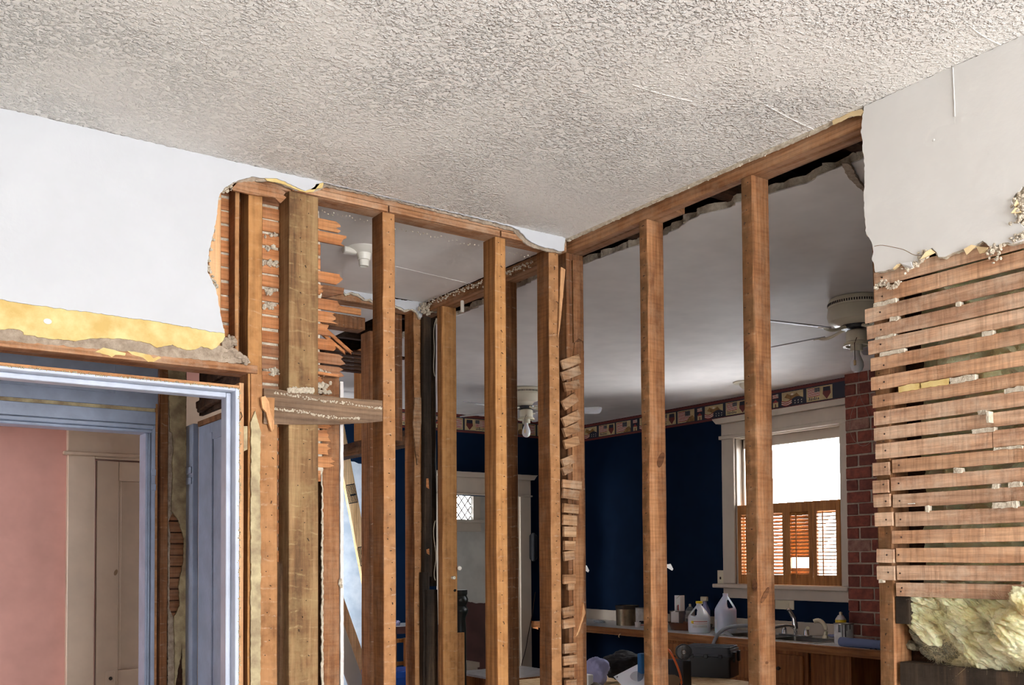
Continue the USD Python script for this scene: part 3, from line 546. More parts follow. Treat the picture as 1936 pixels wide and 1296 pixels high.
t.p('side_wall', cat([bx(3.3, 3.4, 4.41, 5.4, 0, H, 0), bx(0.9, 1.0, 4.41, 4.55, 0, H, 0), bx(0.9, 1.0, 5.17, 5.4, 0, H, 0), bx(0.9, 1.0, 4.55, 5.17, 0, 0.98, 0), bx(0.9, 1.0, 4.55, 5.17, 2.02, H, 0)]), 'vest')  # side opening made for the added vestibule light
t.done()
struct('ceiling', bx(0.9, 3.7, 4.35, 5.4, H, H + 0.03, 0), 'kceil')

# ================================================================== FRAMING
def nails(x0, x1, z0, z1, face, plane, seed, pitch=0.0445, front=True, bent=0.35):
    rs = np.random.RandomState(seed); out = []
    z = z1 - 0.02
    while z > max(z0, 1.2):
        u = x0 + (x1 - x0) * rs.uniform(0.3, 0.7); p = np.array([u, plane, z]) if face == 'y' else np.array([plane, u, z]); d = np.array([0, -1.0, 0]) if face == 'y' else np.array([-1.0, 0, 0])
        if rs.rand() < bent: q = p + d * 0.006 + np.array([0, 0, rs.uniform(-0.008, 0.002)]) + rs.randn(3) * 0.002; out.append(tube([p, p + d * 0.005, q], 0.0012, 5))
        else: out.append(trimesh.creation.icosphere(1, 0.0017).apply_translation(p))
        z -= pitch * rs.uniform(0.85, 1.2)
    return cat(out)


def studA(px0, px1, py, label, m='stud', y0=D0, y1=D1, z0=0.0, z1=2.767, seed=0, nail=True, pb0=None, pb1=None, name='wall_stud', group=None):
    xa, xb = ony(px0, py, y0)[0], ony(px1, py, y0)[0]; t = T(name, label, 'stud', group)
    t.p('timber', timber(xa, xb, y0, y1, z0, z1, 'z', 0.0014, 0.003, 0.08, seed), m, 40)
    if nail: t.p('nails', nails(xa, xb, z0, z1, 'y', y0 - 0.0003, seed), 'nail', kind='stuff')
    t.done(); return xa, xb


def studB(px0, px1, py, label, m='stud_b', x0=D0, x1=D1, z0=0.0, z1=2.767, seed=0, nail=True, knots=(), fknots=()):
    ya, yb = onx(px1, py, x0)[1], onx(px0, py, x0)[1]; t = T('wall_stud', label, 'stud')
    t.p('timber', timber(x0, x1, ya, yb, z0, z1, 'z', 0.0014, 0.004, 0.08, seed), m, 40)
    if nail: t.p('nails', nails(ya, yb, z0, z1, 'x', x0 - 0.0003, seed), 'nail', kind='stuff')
    for (px, py, ra, rb, tl) in knots:       # on the side towards the room
        c = ony(px, py, ya - 0.0018); e = [(ra * math.cos(a), rb * math.sin(a)) for a in np.linspace(0, 6.283, 20)]; t.p('knot', extr(affinity.rotate(rough([(c[0] + u, c[2] + v) for u, v in e], 0.002, 0.006, 3, 50), tl), 'y', ya - 0.0016, ya + 0.002), 'knot')
    for (px, py, ra, rb) in fknots:          # on the face towards the front room
        c = onx(px, py, x0); t.p('knot', extr(rough([(c[1] + ra * math.cos(a), c[2] + rb * math.sin(a)) for a in np.linspace(0, 6.283, 16)], 0.002, 0.005, 4, 50), 'x', x0 - 0.0016, x0 + 0.002), 'knot')
    t.done()


# left wall
studA(394, 418, 560, 'orange stud edge peeking out along the torn white plaster above the door', 'raw', 0.0185, 0.1, 2.175, 2.76, 1, False)
studA(444.5, 453, 560, 'narrow reddish stud in shade just left of the first full stud by the door head', 'stud', 0.045, D1, 2.175, 2.767, 2, False)
studA(469, 496, 560, 'brown king stud with white plaster streaks standing beside the door opening', 'stud_new', D0, D1, 0, 2.767, 3, False)
studA(490, 525, 1000, 'scuffed pinkish stud doubled beside the doorway under the tapered board', 'stud', 0.021, 0.1, 0, 1.985, 4)
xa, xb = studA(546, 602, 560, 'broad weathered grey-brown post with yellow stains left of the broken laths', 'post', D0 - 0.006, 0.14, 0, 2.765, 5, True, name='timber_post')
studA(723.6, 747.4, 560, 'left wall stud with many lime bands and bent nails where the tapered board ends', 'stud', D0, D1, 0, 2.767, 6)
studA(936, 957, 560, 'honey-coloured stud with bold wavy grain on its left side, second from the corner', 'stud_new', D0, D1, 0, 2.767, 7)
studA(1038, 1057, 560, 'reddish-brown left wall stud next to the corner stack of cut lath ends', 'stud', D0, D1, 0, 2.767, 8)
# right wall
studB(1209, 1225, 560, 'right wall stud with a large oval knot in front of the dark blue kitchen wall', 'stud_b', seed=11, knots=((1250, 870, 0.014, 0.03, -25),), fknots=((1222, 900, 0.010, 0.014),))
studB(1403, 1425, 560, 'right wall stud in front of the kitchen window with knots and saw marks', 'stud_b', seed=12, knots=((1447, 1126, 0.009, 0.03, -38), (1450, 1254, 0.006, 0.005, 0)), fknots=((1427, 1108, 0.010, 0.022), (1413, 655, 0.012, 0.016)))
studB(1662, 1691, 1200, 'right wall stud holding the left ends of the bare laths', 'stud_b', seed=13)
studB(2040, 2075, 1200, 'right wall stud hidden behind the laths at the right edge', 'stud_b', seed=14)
# corner post and what hangs on it
xl, xr = 0.02, ony(1104, 560, 0.03)[0]
t = T('corner_post', 'corner post carrying a column of short sawn lath ends where the two walls meet', 'post')
t.p('timber', timber(xl, xr, 0.03, 0.12, 0, 2.767, 'z', 0.0015, 0.004, 0.08, 15), 'stud_dark', 40)
a, b = ony(1086, 500, 0.024), ony(1101, 690, 0.024)
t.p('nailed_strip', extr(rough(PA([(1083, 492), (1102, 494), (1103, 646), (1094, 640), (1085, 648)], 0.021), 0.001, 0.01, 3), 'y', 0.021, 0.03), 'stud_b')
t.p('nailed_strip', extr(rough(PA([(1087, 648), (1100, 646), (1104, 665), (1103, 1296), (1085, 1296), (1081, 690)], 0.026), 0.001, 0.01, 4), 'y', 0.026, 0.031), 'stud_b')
a = PA([(1061, 505), (1069, 510), (1060, 610), (1056, 640)], 0.012); t.p('splinter', extr(rough(a, 0.001, 0.01, 5), 'y', 0.012, 0.018), 'raw')
a = PA([(1103, 1140), (1107, 1160), (1093, 1200), (1088, 1206), (1100, 1172)], 0.018); t.p('splinter', extr(rough(a, 0.002, 0.005, 6), 'y', 0.018, 0.027), 'raw')
t.done()
stubs = [(1060, 682, 1096, 18, -22), (1060, 704, 1096, 18, -22), (1066, 728, 1094, 18, -16), (1062, 758, 1091, 20, -32), (1062, 790, 1095, 19, -26), (1064, 812, 1094, 18, -22), (1066, 836, 1094, 18, -18), (1062, 872, 1083, 17, -22), (1062, 888, 1080, 16, -25), (1063, 916, 1099, 17, 3), (1063, 935, 1094, 19, 6), (1064, 962, 1092, 18, 4), (1064, 984, 1090, 20, 2), (1065, 1006, 1088, 20, 1), (1066, 1032, 1086, 18, 1), (1066, 1051, 1085, 18, -8), (1065, 1096, 1087, 18, 0), (1072, 1110, 1084, 13, 0), (1064, 1158, 1085, 20, -10), (1064, 1180, 1085, 18, -6), (1065, 1227, 1088, 19, -2), (1065, 1250, 1090, 18, -4), (1064, 1273, 1084, 19, 2), (1068, 1296, 1088, 20, 0)]
t = T('lath_stub_stack', 'column of short tilted lath ends left on the corner post', 'lath')
for k, (x0, y0, x1, hh, ang) in enumerate(stubs):
    pa, pb = ony(x0, y0, 0.018), ony(x1, y0, 0.018); hz = hh / FPX * 3.75
    m = timber(pa[0], pb[0], 0.014 - 0.002 * (k % 3), 0.0235, pa[2] - hz / 2, pa[2] + hz / 2, 'x', 0.001, 0.0012, 0.02, 200 + k)
    i = t.p('lath_end', rot(m, math.radians(ang), [0, 1, 0], (pa + pb) / 2), 'stub', 40); e = bx(pb[0] - 0.0005, pb[0] + 0.0012, 0.0135, 0.023, pa[2] - hz / 2 + .001, pa[2] + hz / 2 - .001, 0.0004); t.p('cut_end', rot(rot(e, -0.6, [0, 0, 1], [pb[0], 0.0235, 0]), math.radians(ang), [0, 1, 0], (pa + pb) / 2), 'pine', under=i)  # pale plate for the sawn end, with the light on it painted in
t.done()
# top plates
t = T('top_plate', 'top plate under the ceiling of the left wall, with lath strips along it', 'top plate')
t.p('timber', timber(-1.75, 0.02, D0, 0.1, 2.7675, 2.8145, 'x', 0.001, 0.003, 0.1, 21), 'plate', 40)
xs = [ony(p, 420, 0.02)[0] for p in (437, 733, 945, 1010)]
t.p('ceiling_lath', timber(ony(470, 350, 0.02)[0], ony(985, 440, 0.018)[0], 0.018, 0.0255, 2.7925, 2.8135, 'x', 0.0012, 0.002, 0.05, 22), 'plate', 40)
for i, (p0, p1) in enumerate(((552, 733), (735, 944), (946, 1000))): t.p('lath_strip', timber(ony(p0, 400, 0.018)[0], ony(p1, 400, 0.018)[0] - 0.002, 0.012, 0.0245, 2.768, 2.7895, 'x', 0.001, 0.0015, 0.05, 23 + i), 'plate', 40)
q = PA([(440, 352), (452, 342), (470, 340), (500, 352), (540, 372), (539, 362), (538, 382), (530, 392), (505, 384), (470, 372), (442, 358)], 0.016)
t.p('broken_board', extr(rough(PA([(439, 356), (452, 343), (470, 340), (512, 353), (531, 358), (540, 364), (536, 370), (541, 374), (530, 385), (520, 374), (492, 370), (468, 366), (441, 360)], 0.012), 0.0012, 0.005, 6), 'y', 0.011, 0.02), 'plate')
t.done()
t = T('top_plate', 'long horizontal top plate of the right wall, above the open kitchen gap', 'top plate')
t.p('timber', timber(0.0255, 0.062, -3.3, 1.28, 2.768, 2.8145, 'y', 0.001, 0.003, 0.1, 26), 'plate_y', 40); t.p('timber', timber(0.0625, D1, -3.3, -0.86, 2.768, 2.8145, 'y', 0.001, 0.003, 0.1, 27), 'plate_y', 40); t.p('timber', timber(0.0625, D1, -0.55, 1.28, 2.768, 2.8145, 'y', 0.001, 0.003, 0.1, 28), 'plate_y', 40); t.done()
t = T('top_plate', 'dusty double plate of the inner passage wall under its torn white plaster', 'top plate')
t.p('timber', timber(-0.93, 0.02, 1.19, 1.275, 2.768, 2.8145, 'x', 0.001, 0.003, 0.1, 27), 'plate', 40)
t.p('lath_strip', timber(ony(604, 570, 1.17)[0], ony(683, 575, 1.17)[0], 1.172, 1.185, 2.705, 2.735, 'x', 0.001, 0.002, 0.05, 28), 'lath', 40)
t.p('timber', timber(ony(600, 570, 1.17)[0], ony(690, 590, 1.19)[0], 1.19, 1.27, 2.64, 2.70, 'x', 0.001, 0.002, 0.05, 29), 'stud_dark', 40)
t.p('splintered_board', extr(rough(PA([(603, 540), (625, 538), (648, 538), (651, 545), (649, 556), (620, 562), (603, 564)], 1.15), 0.002, 0.006, 7), 'y', 1.15, 1.165), 'lath_d')
t.done()
# torn plaster strip of the passage's far wall
t = T('wall_passage', kind='structure')
wp = [(606, 536), (640, 544), (700, 556), (760, 567), (801, 571), (801, 588), (798, 600), (794, 601), (790, 592), (782, 584), (766, 586), (750, 578), (735, 577), (722, 572), (712, 574), (700, 566), (690, 566), (678, 556), (664, 552), (655, 556), (648, 548), (640, 550), (606, 542)]
t.p('white_plaster', extr(rough(PA(wp, YP), 0.005, 0.008, 9), 'y', YP, YP + 0.006), 'white')
t.p('brown_coat', extr(rough([(x, z - 0.008) for x, z in PA(wp, YP)], 0.007, 0.008, 10).intersection(sbox(-2, 2.60, 0.0, H)), 'y', YP + 0.0062, YP + 0.016), 'key')
pe = [onx(801 + u * 205, 574 - u * 80 + 3, 0.0) for u in np.linspace(0, 1, 60)]
t.p('crumbling_edge', crumbs([p + RS.randn(3) * [0.004, 0.006, 0.007] for p in pe for _ in range(3)], 0.0042, 12), 'key', kind='stuff')
t.p('crumbling_edge', crumbs([ony(795 + 28 * RS.rand(), 578 + 14 * RS.rand(), 1.14) + RS.randn(3) * 0.006 for _ in range(40)], 0.008, 13), 'key', kind='stuff')
t.p('crumbling_edge', crumbs([ony(606 + u * 420, 398 + u * 92 + RS.rand() * 4, 0.118) + RS.randn(3) * 0.003 for u in np.linspace(0, 0.95, 60)], 0.0022, 14), 'key', kind='stuff')
t.done()
# inner passage wall studs
studA(699, 728, 700, 'dark inner stud half hidden behind the lime-banded stud', 'stud_dark', 1.19, 1.285, 0, 2.64, 31, False)
studA(782, 800, 700, 'slim inner stud at the far corner of the passage, lit on its face', 'stud', 1.19, 1.285, 0, 2.77, 32)
t = T('splinter', 'long pale splinter of board tacked to the slim inner stud', 'splinter')
t.p('board', extr(rough(PA([(784, 752), (799, 752), (799, 770), (789, 880), (786, 860), (781, 800)], 1.18), 0.002, 0.01, 3), 'y', 1.178, 1.188), 'stub'); t.done()
one('wall_board', timber(-0.115, -0.045, 1.29, 1.305, 2.13, 2.77, 'z', 0.001, 0.002, 0.1, 34), 'stud_dark', 'dark brown board above the far opening between the inner studs', 'board', smooth=40)
# charred post in the passage's far corner
t = T('charred_post', 'blackened old post in the far corner of the passage with bits of bare wood', 'post')
a, b = onx(822, 700, 0.02), ony(801, 700, 1.16)
t.p('timber', timber(ony(801.5, 700, 1.15)[0], ony(816, 700, 1.15)[0], 1.15, 1.185, 1.45, 2.74, 'z', 0.004, 0.006, 0.05, 35), 'char', 40)
t.p('timber', timber(ony(814, 700, 1.165)[0], ony(824, 700, 1.165)[0], 1.16, 1.19, 1.40, 2.74, 'z', 0.004, 0.006, 0.05, 36), 'char', 40)
t.p('timber', timber(ony(800, 1200, 1.145)[0], ony(813, 1200, 1.145)[0], 1.145, 1.185, 0, 1.47, 'z', 0.003, 0.006, 0.05, 37), 'char', 40)
t.p('timber', timber(ony(808, 1200, 1.12)[0], ony(829, 1200, 1.12)[0], 1.12, 1.16, 0, 1.385, 'z', 0.003, 0.006, 0.05, 38), 'char', 40)
t.p('bare_patch', extr(rough(PA([(806, 905), (810, 905), (811, 925), (806, 922)], 1.148), 0.001, 0.004, 3), 'y', 1.147, 1.151), 'lath'); t.p('bare_patch', extr(rough(PA([(806, 1040), (811, 1038), (812, 1050), (807, 1047)], 1.148), 0.001, 0.004, 4), 'y', 1.147, 1.151), 'lath')
t.done()
# studs of the right wall's line beyond the corner
for px0, px1, lab, s in ((826, 836, 'pale yellow stud with old porcelain insulators, far end of the passage', 41), (937, 950, 'plain brown stud of the right wall line seen between the two corner studs', 42)):
    ya, yb = onx(px1, 700, D0)[1], onx(px0, 700, D0)[1]; t = T('wall_stud', lab, 'stud'); t.p('timber', timber(D0, D1, ya, yb, 0, 2.767, 'z', 0.0014, 0.004, 0.08, s), 'stud_new' if s == 41 else 'stud_dark', 40)
    if s == 41: c = ony(869, 1100, ya - 0.001); t.p('knot', blob(ony(860, 1117, ya), (0.009, 0.002, 0.007), 3, 0.2, 5, 1), 'char', 40)
    t.done()
ya = onx(836, 700, D0)[1]
for px, py, L, lab in ((868, 1075, 0.05, 'white porcelain tube insulator sticking out of the pale stud'), (855, 1093, 0.02, 'small white porcelain knob just below the larger insulator'), (874, 572, 0.0, 'white porcelain tube hanging under the plate above the pale stud')):
    if L: c = ony(px, py, ya); m = lathe([(0, 0), (0.009, 0), (0.011, 0.003), (0.011, L - 0.003), (0.009, L), (0.004, L), (0.004, L - 0.008), (0, L - 0.008)] if L > 0.03 else [(0, 0), (0.008, 0), (0.008, L), (0.003, L), (0.003, L - 0.006), (0, L - 0.006)], (0, 0, 0), 16); rot(m, math.pi / 2, [1, 0, 0], [0, 0, 0]); rot(m, -0.5 if L > .03 else 0, [0, 0, 1], [0, 0, 0]); m.apply_translation(c)
    else: c = onx(px, 590, 0.06); m = lathe([(0, 0), (0.008, 0), (0.009, 0.01), (0.009, 0.05), (0.007, 0.055), (0, 0.055)], (c[0], c[1], 2.768 - 0.055), 16)
    one('insulator', m, 'porcelain', lab, 'insulator', smooth=40)
p = [onx(x, y, 0.0) for x, y in ((825, 602), (820, 630), (821, 660), (820, 700), (822, 712))]; q = [onx(x, y, 0.0) for x, y in ((823, 985), (822, 1030), (824, 1060), (821, 1090), (823, 1098))]
one('old_wire', tube(curve(p, 24), 0.0022, 6), 'wire', 'thin pale wire hanging beside the top of the charred post', 'wire', smooth=40)
one('old_wire', tube(curve(q, 24), 0.0022, 6), 'wire', 'short wire end dangling low beside the charred post', 'wire', smooth=40)
# framed opening further along the right wall's line
t = T('opening_header', 'dark wooden header over the far opening behind the passage studs', 'header')
t.p('timber', timber(D0, D1, 1.29, 2.9, 2.128, 2.172, 'y', 0.001, 0.003, 0.1, 43), 'beam_dark', 40)
t.p('timber', timber(D0 + 0.01, D1 - 0.01, 1.29, 2.9, 2.172, 2.205, 'y', 0.003, 0.003, 0.06, 44), 'joist', 40); t.done()
one('cripple_stud', timber(D0, D1, 1.91, 2.0, 2.205, 2.72, 'z', 0.001, 0.003, 0.1, 45), 'stud_new', 'short light cripple stud standing on the far header', 'stud', smooth=40)
struct('wall_passage', cat([bx(0.03, 0.1, 2.9, 3.19, 0, H, 0), bx(0.03, 0.1, 4.11, YD, 0, H, 0), bx(0.03, 0.1, 3.19, 4.11, 0, 0.64, 0), bx(0.03, 0.1, 3.19, 4.11, 2.16, H, 0)]), 'kceil')  # unseen opening made for the added light on the far wall
t = T('lath_shelf', 'row of short dark lath ends sticking out over the far opening', 'lath')
for k in range(6):
    y = 1.5 + 0.075 * k; t.p('lath_end', timber(-0.36 + 0.03 * k, 0.1, y, y + 0.045, 2.60 - 0.004 * k, 2.61 - 0.004 * k, 'x', 0.001, 0.001, 0.1, 50 + k), 'joist', 40)
t.done()
# the closet wall running away behind the broad post
t = T('closet_stud', 'knotty brown end stud with white drywall on its right side, right of the broad post', 'stud')
fx0, fx1 = ony(609, 1000, 0.14)[0], ony(642, 1000, 0.14)[0]
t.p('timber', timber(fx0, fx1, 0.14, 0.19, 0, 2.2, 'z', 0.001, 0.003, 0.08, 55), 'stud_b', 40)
t.p('lime_smear', extr(rough([(fx0 - 0.008, 0), (fx0 + 0.003, 0), (fx0 + 0.001, 1.7), (fx0 - 0.005, 2.0)], 0.004, 0.006, 3), 'y', 0.132, 0.139), 'key'); t.done()
t = T('wall_closet', kind='structure')
t.p('drywall', extr(rough([(0.135, 0), (1.16, 0), (1.16, 2.2), (0.135, 2.17)], 0.003, 0.008, 8), 'x', fx1 + 0.001, fx1 + 0.013), 'kceil')
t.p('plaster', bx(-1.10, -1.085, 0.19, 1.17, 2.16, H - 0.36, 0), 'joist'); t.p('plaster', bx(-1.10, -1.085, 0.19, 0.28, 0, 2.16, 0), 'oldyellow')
t.p('joint_blob', crumbs([ony(641 + 4 * RS.rand(), 1103 + 12 * RS.rand() - 6, 0.132) for _ in range(14)], 0.006, 4), 'key', kind='stuff')
t.done()
# nailer board across the left wall
ya = 0.012
t = T('nailer_board', 'tapered grey-brown board with two white chalk lines nailed across the studs right of the doorway', 'board')
q = [(499, 735), (512, 735), (560, 742), (640, 752), (723, 758), (723, 797), (690, 800), (640, 803), (560, 803), (499, 802)]
t.p('board', extr(rough(PA(q, ya), 0.0012, 0.01, 4), 'y', ya, 0.0205), 'board_grey')
for pts in ([(520, 744), (560, 750), (600, 757), (650, 762), (690, 769), (722, 773)], [(520, 774), (545, 777), (580, 781), (610, 787), (650, 791), (680, 792)]):
    n = 70; u = curve([ony(a, b, ya) for a, b in pts], n); rs = np.random.RandomState(5); t.p('plaster_line', crumbs([p + rs.randn(3) * [0.002, 0.0005, 0.0022] for p in u for _ in range(2) if rs.rand() < 0.75], 0.0032, 6), 'key', kind='stuff')
q = PA([(493, 752), (501, 749), (508, 760), (511, 780), (518, 798), (517, 812), (513, 817), (508, 800), (503, 780), (496, 772)], ya - 0.012); t.p('splinter', extr(rough(q, 0.001, 0.004, 8), 'y', ya - 0.014, ya - 0.004), 'raw')
q = PA([(503, 752), (519, 753), (518, 800), (506, 800)], ya - 0.003); t.p('cleat', extr(rough(q, 0.001, 0.006, 9), 'y', ya - 0.004, ya - 0.0005), 'stud'); t.done()
one('plaster_ledge', crumbs([ony(545 + 48 * RS.rand(), 735 + 7 * RS.rand(), 0.013) for _ in range(120)], 0.006, 15), 'key', 'lumps of pale plaster lying on the tapered board in front of the broad post', 'plaster', kind='stuff')

# ================================================================== DOORWAY in the left wall
t = T('door_header', 'long plank header with plaster-dusted pink edge over the blue doorway', 'header')
xh = ony(487, 700, 0.012)[0]
t.p('plank', timber(-3.0, xh, 0.0115, 0.11, 2.142, 2.1675, 'x', 0.0012, 0.002, 0.08, 61), 'plate', 40)
t.p('yellow_flake', extr(rough(PA([(180, 666), (195, 658), (215, 662), (238, 668), (236, 673), (218, 671), (212, 676), (205, 672), (190, 668)], 0.0095), 0.0015, 0.004, 5), 'y', 0.0095, 0.0113), 'yellow')
t.p('yellow_flake', extr(rough(PA([(240, 664), (262, 667), (285, 672), (290, 678), (300, 674), (305, 677), (290, 684), (280, 685), (270, 676), (250, 671)], 0.0095), 0.0015, 0.004, 6), 'y', 0.0095, 0.0113), 'yellow'); t.done()
t = T('trimmer_stud', 'door trimmer stud with its edge caked in yellowish plaster', 'stud')
xa, xb = ony(474, 900, 0.02)[0], ony(490, 900, 0.02)[0]
t.p('timber', timber(xa, xb + 0.012, D0 - 0.004, D1, 0, 2.141, 'z', 0.001, 0.002, 0.08, 62), 'stud', 40)
t.p('plaster_edge', extr(rough([(xa - 0.001, 0), (xb + 0.002, 0), (xb + 0.004, 1.6), (xb, 1.8), (xb + 0.003, 1.95), (xa + 0.012, 2.02), (xa - 0.001, 1.98)], 0.003, 0.006, 5), 'y', 0.014, 0.0215), 'oldyellow')
t.done()
xj, xo, xe, zj, zo, ze, xL = -1.341, -1.3275, -1.312, 2.076, 2.0855, 2.096, -2.27
t = T('door_1', kind='structure')
t.p('jamb', bx(xj, xo, 0.0, 0.11, 0, zo, 0.002), 'bluetrim', 40); t.p('head_jamb', bx(xL, xj, 0.0, 0.11, zj, zo, 0.002), 'bluetrim', 40); t.p('jamb', bx(xL - 0.0135, xL, 0.0, 0.11, 0, zo, 0.002), 'bluetrim', 40)
t.p('jamb_core', timber(xo, xe, 0.004, 0.11, 0, ze + 0.008, 'z', 0.001, 0.002, 0.1, 63), 'raw', 40); t.p('head_core', timber(xL - 0.03, xo - 0.001, 0.004, 0.11, zo, ze, 'x', 0.001, 0.002, 0.08, 64), 'raw_x', 40)
t.p('door_stop', bx(xj - 0.0165, xj - 0.0005, 0.04, 0.09, 0, zj - 0.001, 0.002), 'bluetrim', 40); t.p('head_stop', bx(xL, xj - 0.017, 0.04, 0.09, zj - 0.0165, zj - 0.0005, 0.002), 'bluetrim', 40); t.p('door_stop', bx(xL + 0.0005, xL + 0.0165, 0.04, 0.09, 0, zj - 0.017, 0.002), 'bluetrim', 40)
keyp = [(xo + 0.001 + 0.002 * RS.randn(), 0.001, z) for z in np.arange(0.9, 2.08, 0.006)] + [(x, 0.001, zo + 0.0015 * RS.randn()) for x in np.arange(-2.25, xo, 0.006)]
t.p('caulk_remains', crumbs(np.array([p for p in keyp if RS.rand() < 0.75]), 0.0028, 9), 'oldyellow', kind='stuff')
z = ony(467, 828, 0.02)[2]; t.p('shim', extr(rough(PA([(461, 806), (468, 806), (470, 830), (468, 850), (461, 854)], 0.03), 0.001, 0.005, 4), 'y', 0.03, 0.1), 'oldyellow')
t.p('nail', tube([ony(455, 779, -0.001), ony(458, 788, -0.006), ony(453, 796, -0.008)], 0.0012, 5), 'nail'); t.done()
struct('trim_1', bx(-3.0, xL - 0.04, 0.03, 0.1, 0, 2.14, 0), 'oldyellow')

# ---- hall behind the doorway: blue transom boards and second doorway
YH = 1.19
t = T('door_2', kind='structure')
x1, x2, x3 = ony(275, 900, YH)[0], ony(293, 900, YH)[0], ony(298, 900, YH)[0]
zt0, zt1 = ony(265, 818, YH)[2], ony(265, 776, YH)[2]
t.p('transom_board', bx(-3.2, x3, YH, YH + 0.02, zt1 + 0.012, 2.46, 0.002), 'bluegrey'); t.p('transom_board', bx(-3.2, -1.44, YH - 0.008, YH - 0.0005, 2.23, 2.46, 0.002), 'bluegrey')
t.p('raw_strip', timber(-3.2, x3, YH + 0.004, YH + 0.02, zt1 - 0.004, zt1 + 0.012, 'x', 0.001, 0.001, 0.1, 3), 'oldyellow', 40)
t.p('head_casing', bx(-3.2, x2, YH - 0.006, YH + 0.02, zt0 + 0.035, zt1 - 0.004, 0.002), 'bluegrey', 40); t.p('head_bead', bx(-3.2, x2 - 0.008, YH - 0.014, YH + 0.02, zt0 + 0.014, zt0 + 0.033, 0.004), 'bluegrey', 40); t.p('head_bead', bx(-3.2, x2 - 0.016, YH - 0.008, YH + 0.09, zt0, zt0 + 0.013, 0.003), 'bluegrey', 40)
t.p('side_casing', bx(x1 + 0.022, x2, YH - 0.006, YH + 0.02, 0, zt0 + 0.034, 0.002), 'bluegrey', 40); t.p('side_bead', bx(x1 + 0.010, x1 + 0.022, YH + 0.006, YH + 0.02, 0, zt0, 0.003), 'bluegrey', 40); t.p('jamb', bx(x1, x1 + 0.010, YH, YH + 0.1, 0, zt0, 0.002), 'bluegrey', 40)
t.p('raw_edge', timber(x2, x3, YH, YH + 0.03, 0, 2.2, 'z', 0.001, 0.001, 0.1, 4), 'stud', 40)
for py in (893, 921): c = ony(291, py, YH - 0.01); t.p('hinge_leaf', bx(c[0] - 0.012, c[0] + 0.008, YH - 0.013, YH - 0.006, c[2] - 0.016, c[2] + 0.012, 0.002), 'bluegrey', 40)
t.done()
t = T('wall_hall', kind='structure')
xq = [ony(p, 900, YH)[0] for p in (298, 303, 318, 331, 352)]
t.p('backing_board', timber(xq[1], xq[2], YH, YH + 0.03, 0, 2.46, 'z', 0.002, 0.003, 0.08, 5), 'stud_dark', 40)
hy = [(331, 700), (352, 700), (352, 1300), (346, 1300), (344, 1215), (342, 1240), (331, 1300), (331, 1260), (329, 1168), (340, 1146), (338, 1110), (342, 1085), (347, 1062), (348, 1020), (342, 1000), (338, 985), (324, 966), (325, 940), (327, 900), (326, 870), (328, 850), (326, 820), (322, 815), (318, 700)]
t.p('yellow_plaster', extr(rough(PA(hy, YH - 0.002), 0.003, 0.006, 6), 'y', YH - 0.002, YH + 0.008), 'oldyellow')
hb = [(318, 700), (332, 700), (333, 960), (324, 975), (320, 985), (322, 1010), (321, 1150), (329, 1172), (332, 1300), (318, 1300)]
t.p('brown_coat', extr(rough(PA(hb, YH + 0.004), 0.003, 0.006, 7), 'y', YH + 0.0085, YH + 0.02), 'brown')
for k in range(10):
    z = ony(330, 975 + 21.5 * k, YH + 0.02)[2]; t.p('lath', timber(xq[1], -1.15, YH + 0.016, YH + 0.026, z - 0.022, z + 0.022, 'x', 0.001, 0.002, 0.04, 70 + k), 'lath_d', 40)
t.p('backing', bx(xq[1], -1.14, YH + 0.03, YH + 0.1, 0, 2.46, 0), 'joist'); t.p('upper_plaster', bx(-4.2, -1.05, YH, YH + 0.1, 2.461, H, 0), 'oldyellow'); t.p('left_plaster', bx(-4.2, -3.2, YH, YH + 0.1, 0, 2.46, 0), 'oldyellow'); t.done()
# closed blue door in the closet wall at the right of the hall
t = T('door_3', kind='structure')
t.p('casing', bx(-1.149, -1.125, 1.095, 1.192, 0, 2.115, 0.003), 'bluegrey', 40); t.p('door_panel', bx(-1.122, -1.10, 0.25, 1.088, 0, 2.10, 0.002), 'bluegrey'); t.p('stile', bx(-1.127, -1.121, 0.93, 1.088, 0, 2.10, 0.003), 'bluegrey', 40); t.p('bead', bx(-1.129, -1.121, 0.905, 0.93, 0, 2.06, 0.004), 'bluegrey', 40); t.p('rail', bx(-1.127, -1.121, 0.25, 0.93, 2.03, 2.10, 0.003), 'bluegrey', 40); t.p('top_edge', timber(-1.13, -1.1, 0.2, 1.09, 2.102, 2.125, 'y', 0.002, 0.002, 0.06, 5), 'stud_dark', 40)
for py in (891, 911): c = onx(357, py, -1.152); t.p('hinge_leaf', bx(-1.156, -1.149, c[1] - 0.035, c[1] + 0.03, c[2] - 0.013, c[2] + 0.016, 0.002), 'bluegrey', 40)
t.done()
for k, (z, a, b, w) in enumerate(((2.20, 0.3, 1.1, 0.05), (2.28, 0.35, 1.05, 0.04), (2.17, 0.6, 1.12, 0.03), (2.34, 0.3, 1.15, 0.05))):
    one('timber_scrap', rot(timber(-1.13 + 0.015 * (k % 2), -1.105 + 0.012 * (k % 2), a, b, z, z + w, 'y', 0.003, 0.003, 0.06, 80 + k), 0.06 * (k - 1.5), [1, 0, 0], [-1.1, 0.7, z]), 'joist', 'dark scrap of timber above the closed blue hall door, ' + ('third from the bottom', 'second from the top', 'lowest of the four', 'topmost of the four')[k], 'timber', None, smooth=40)
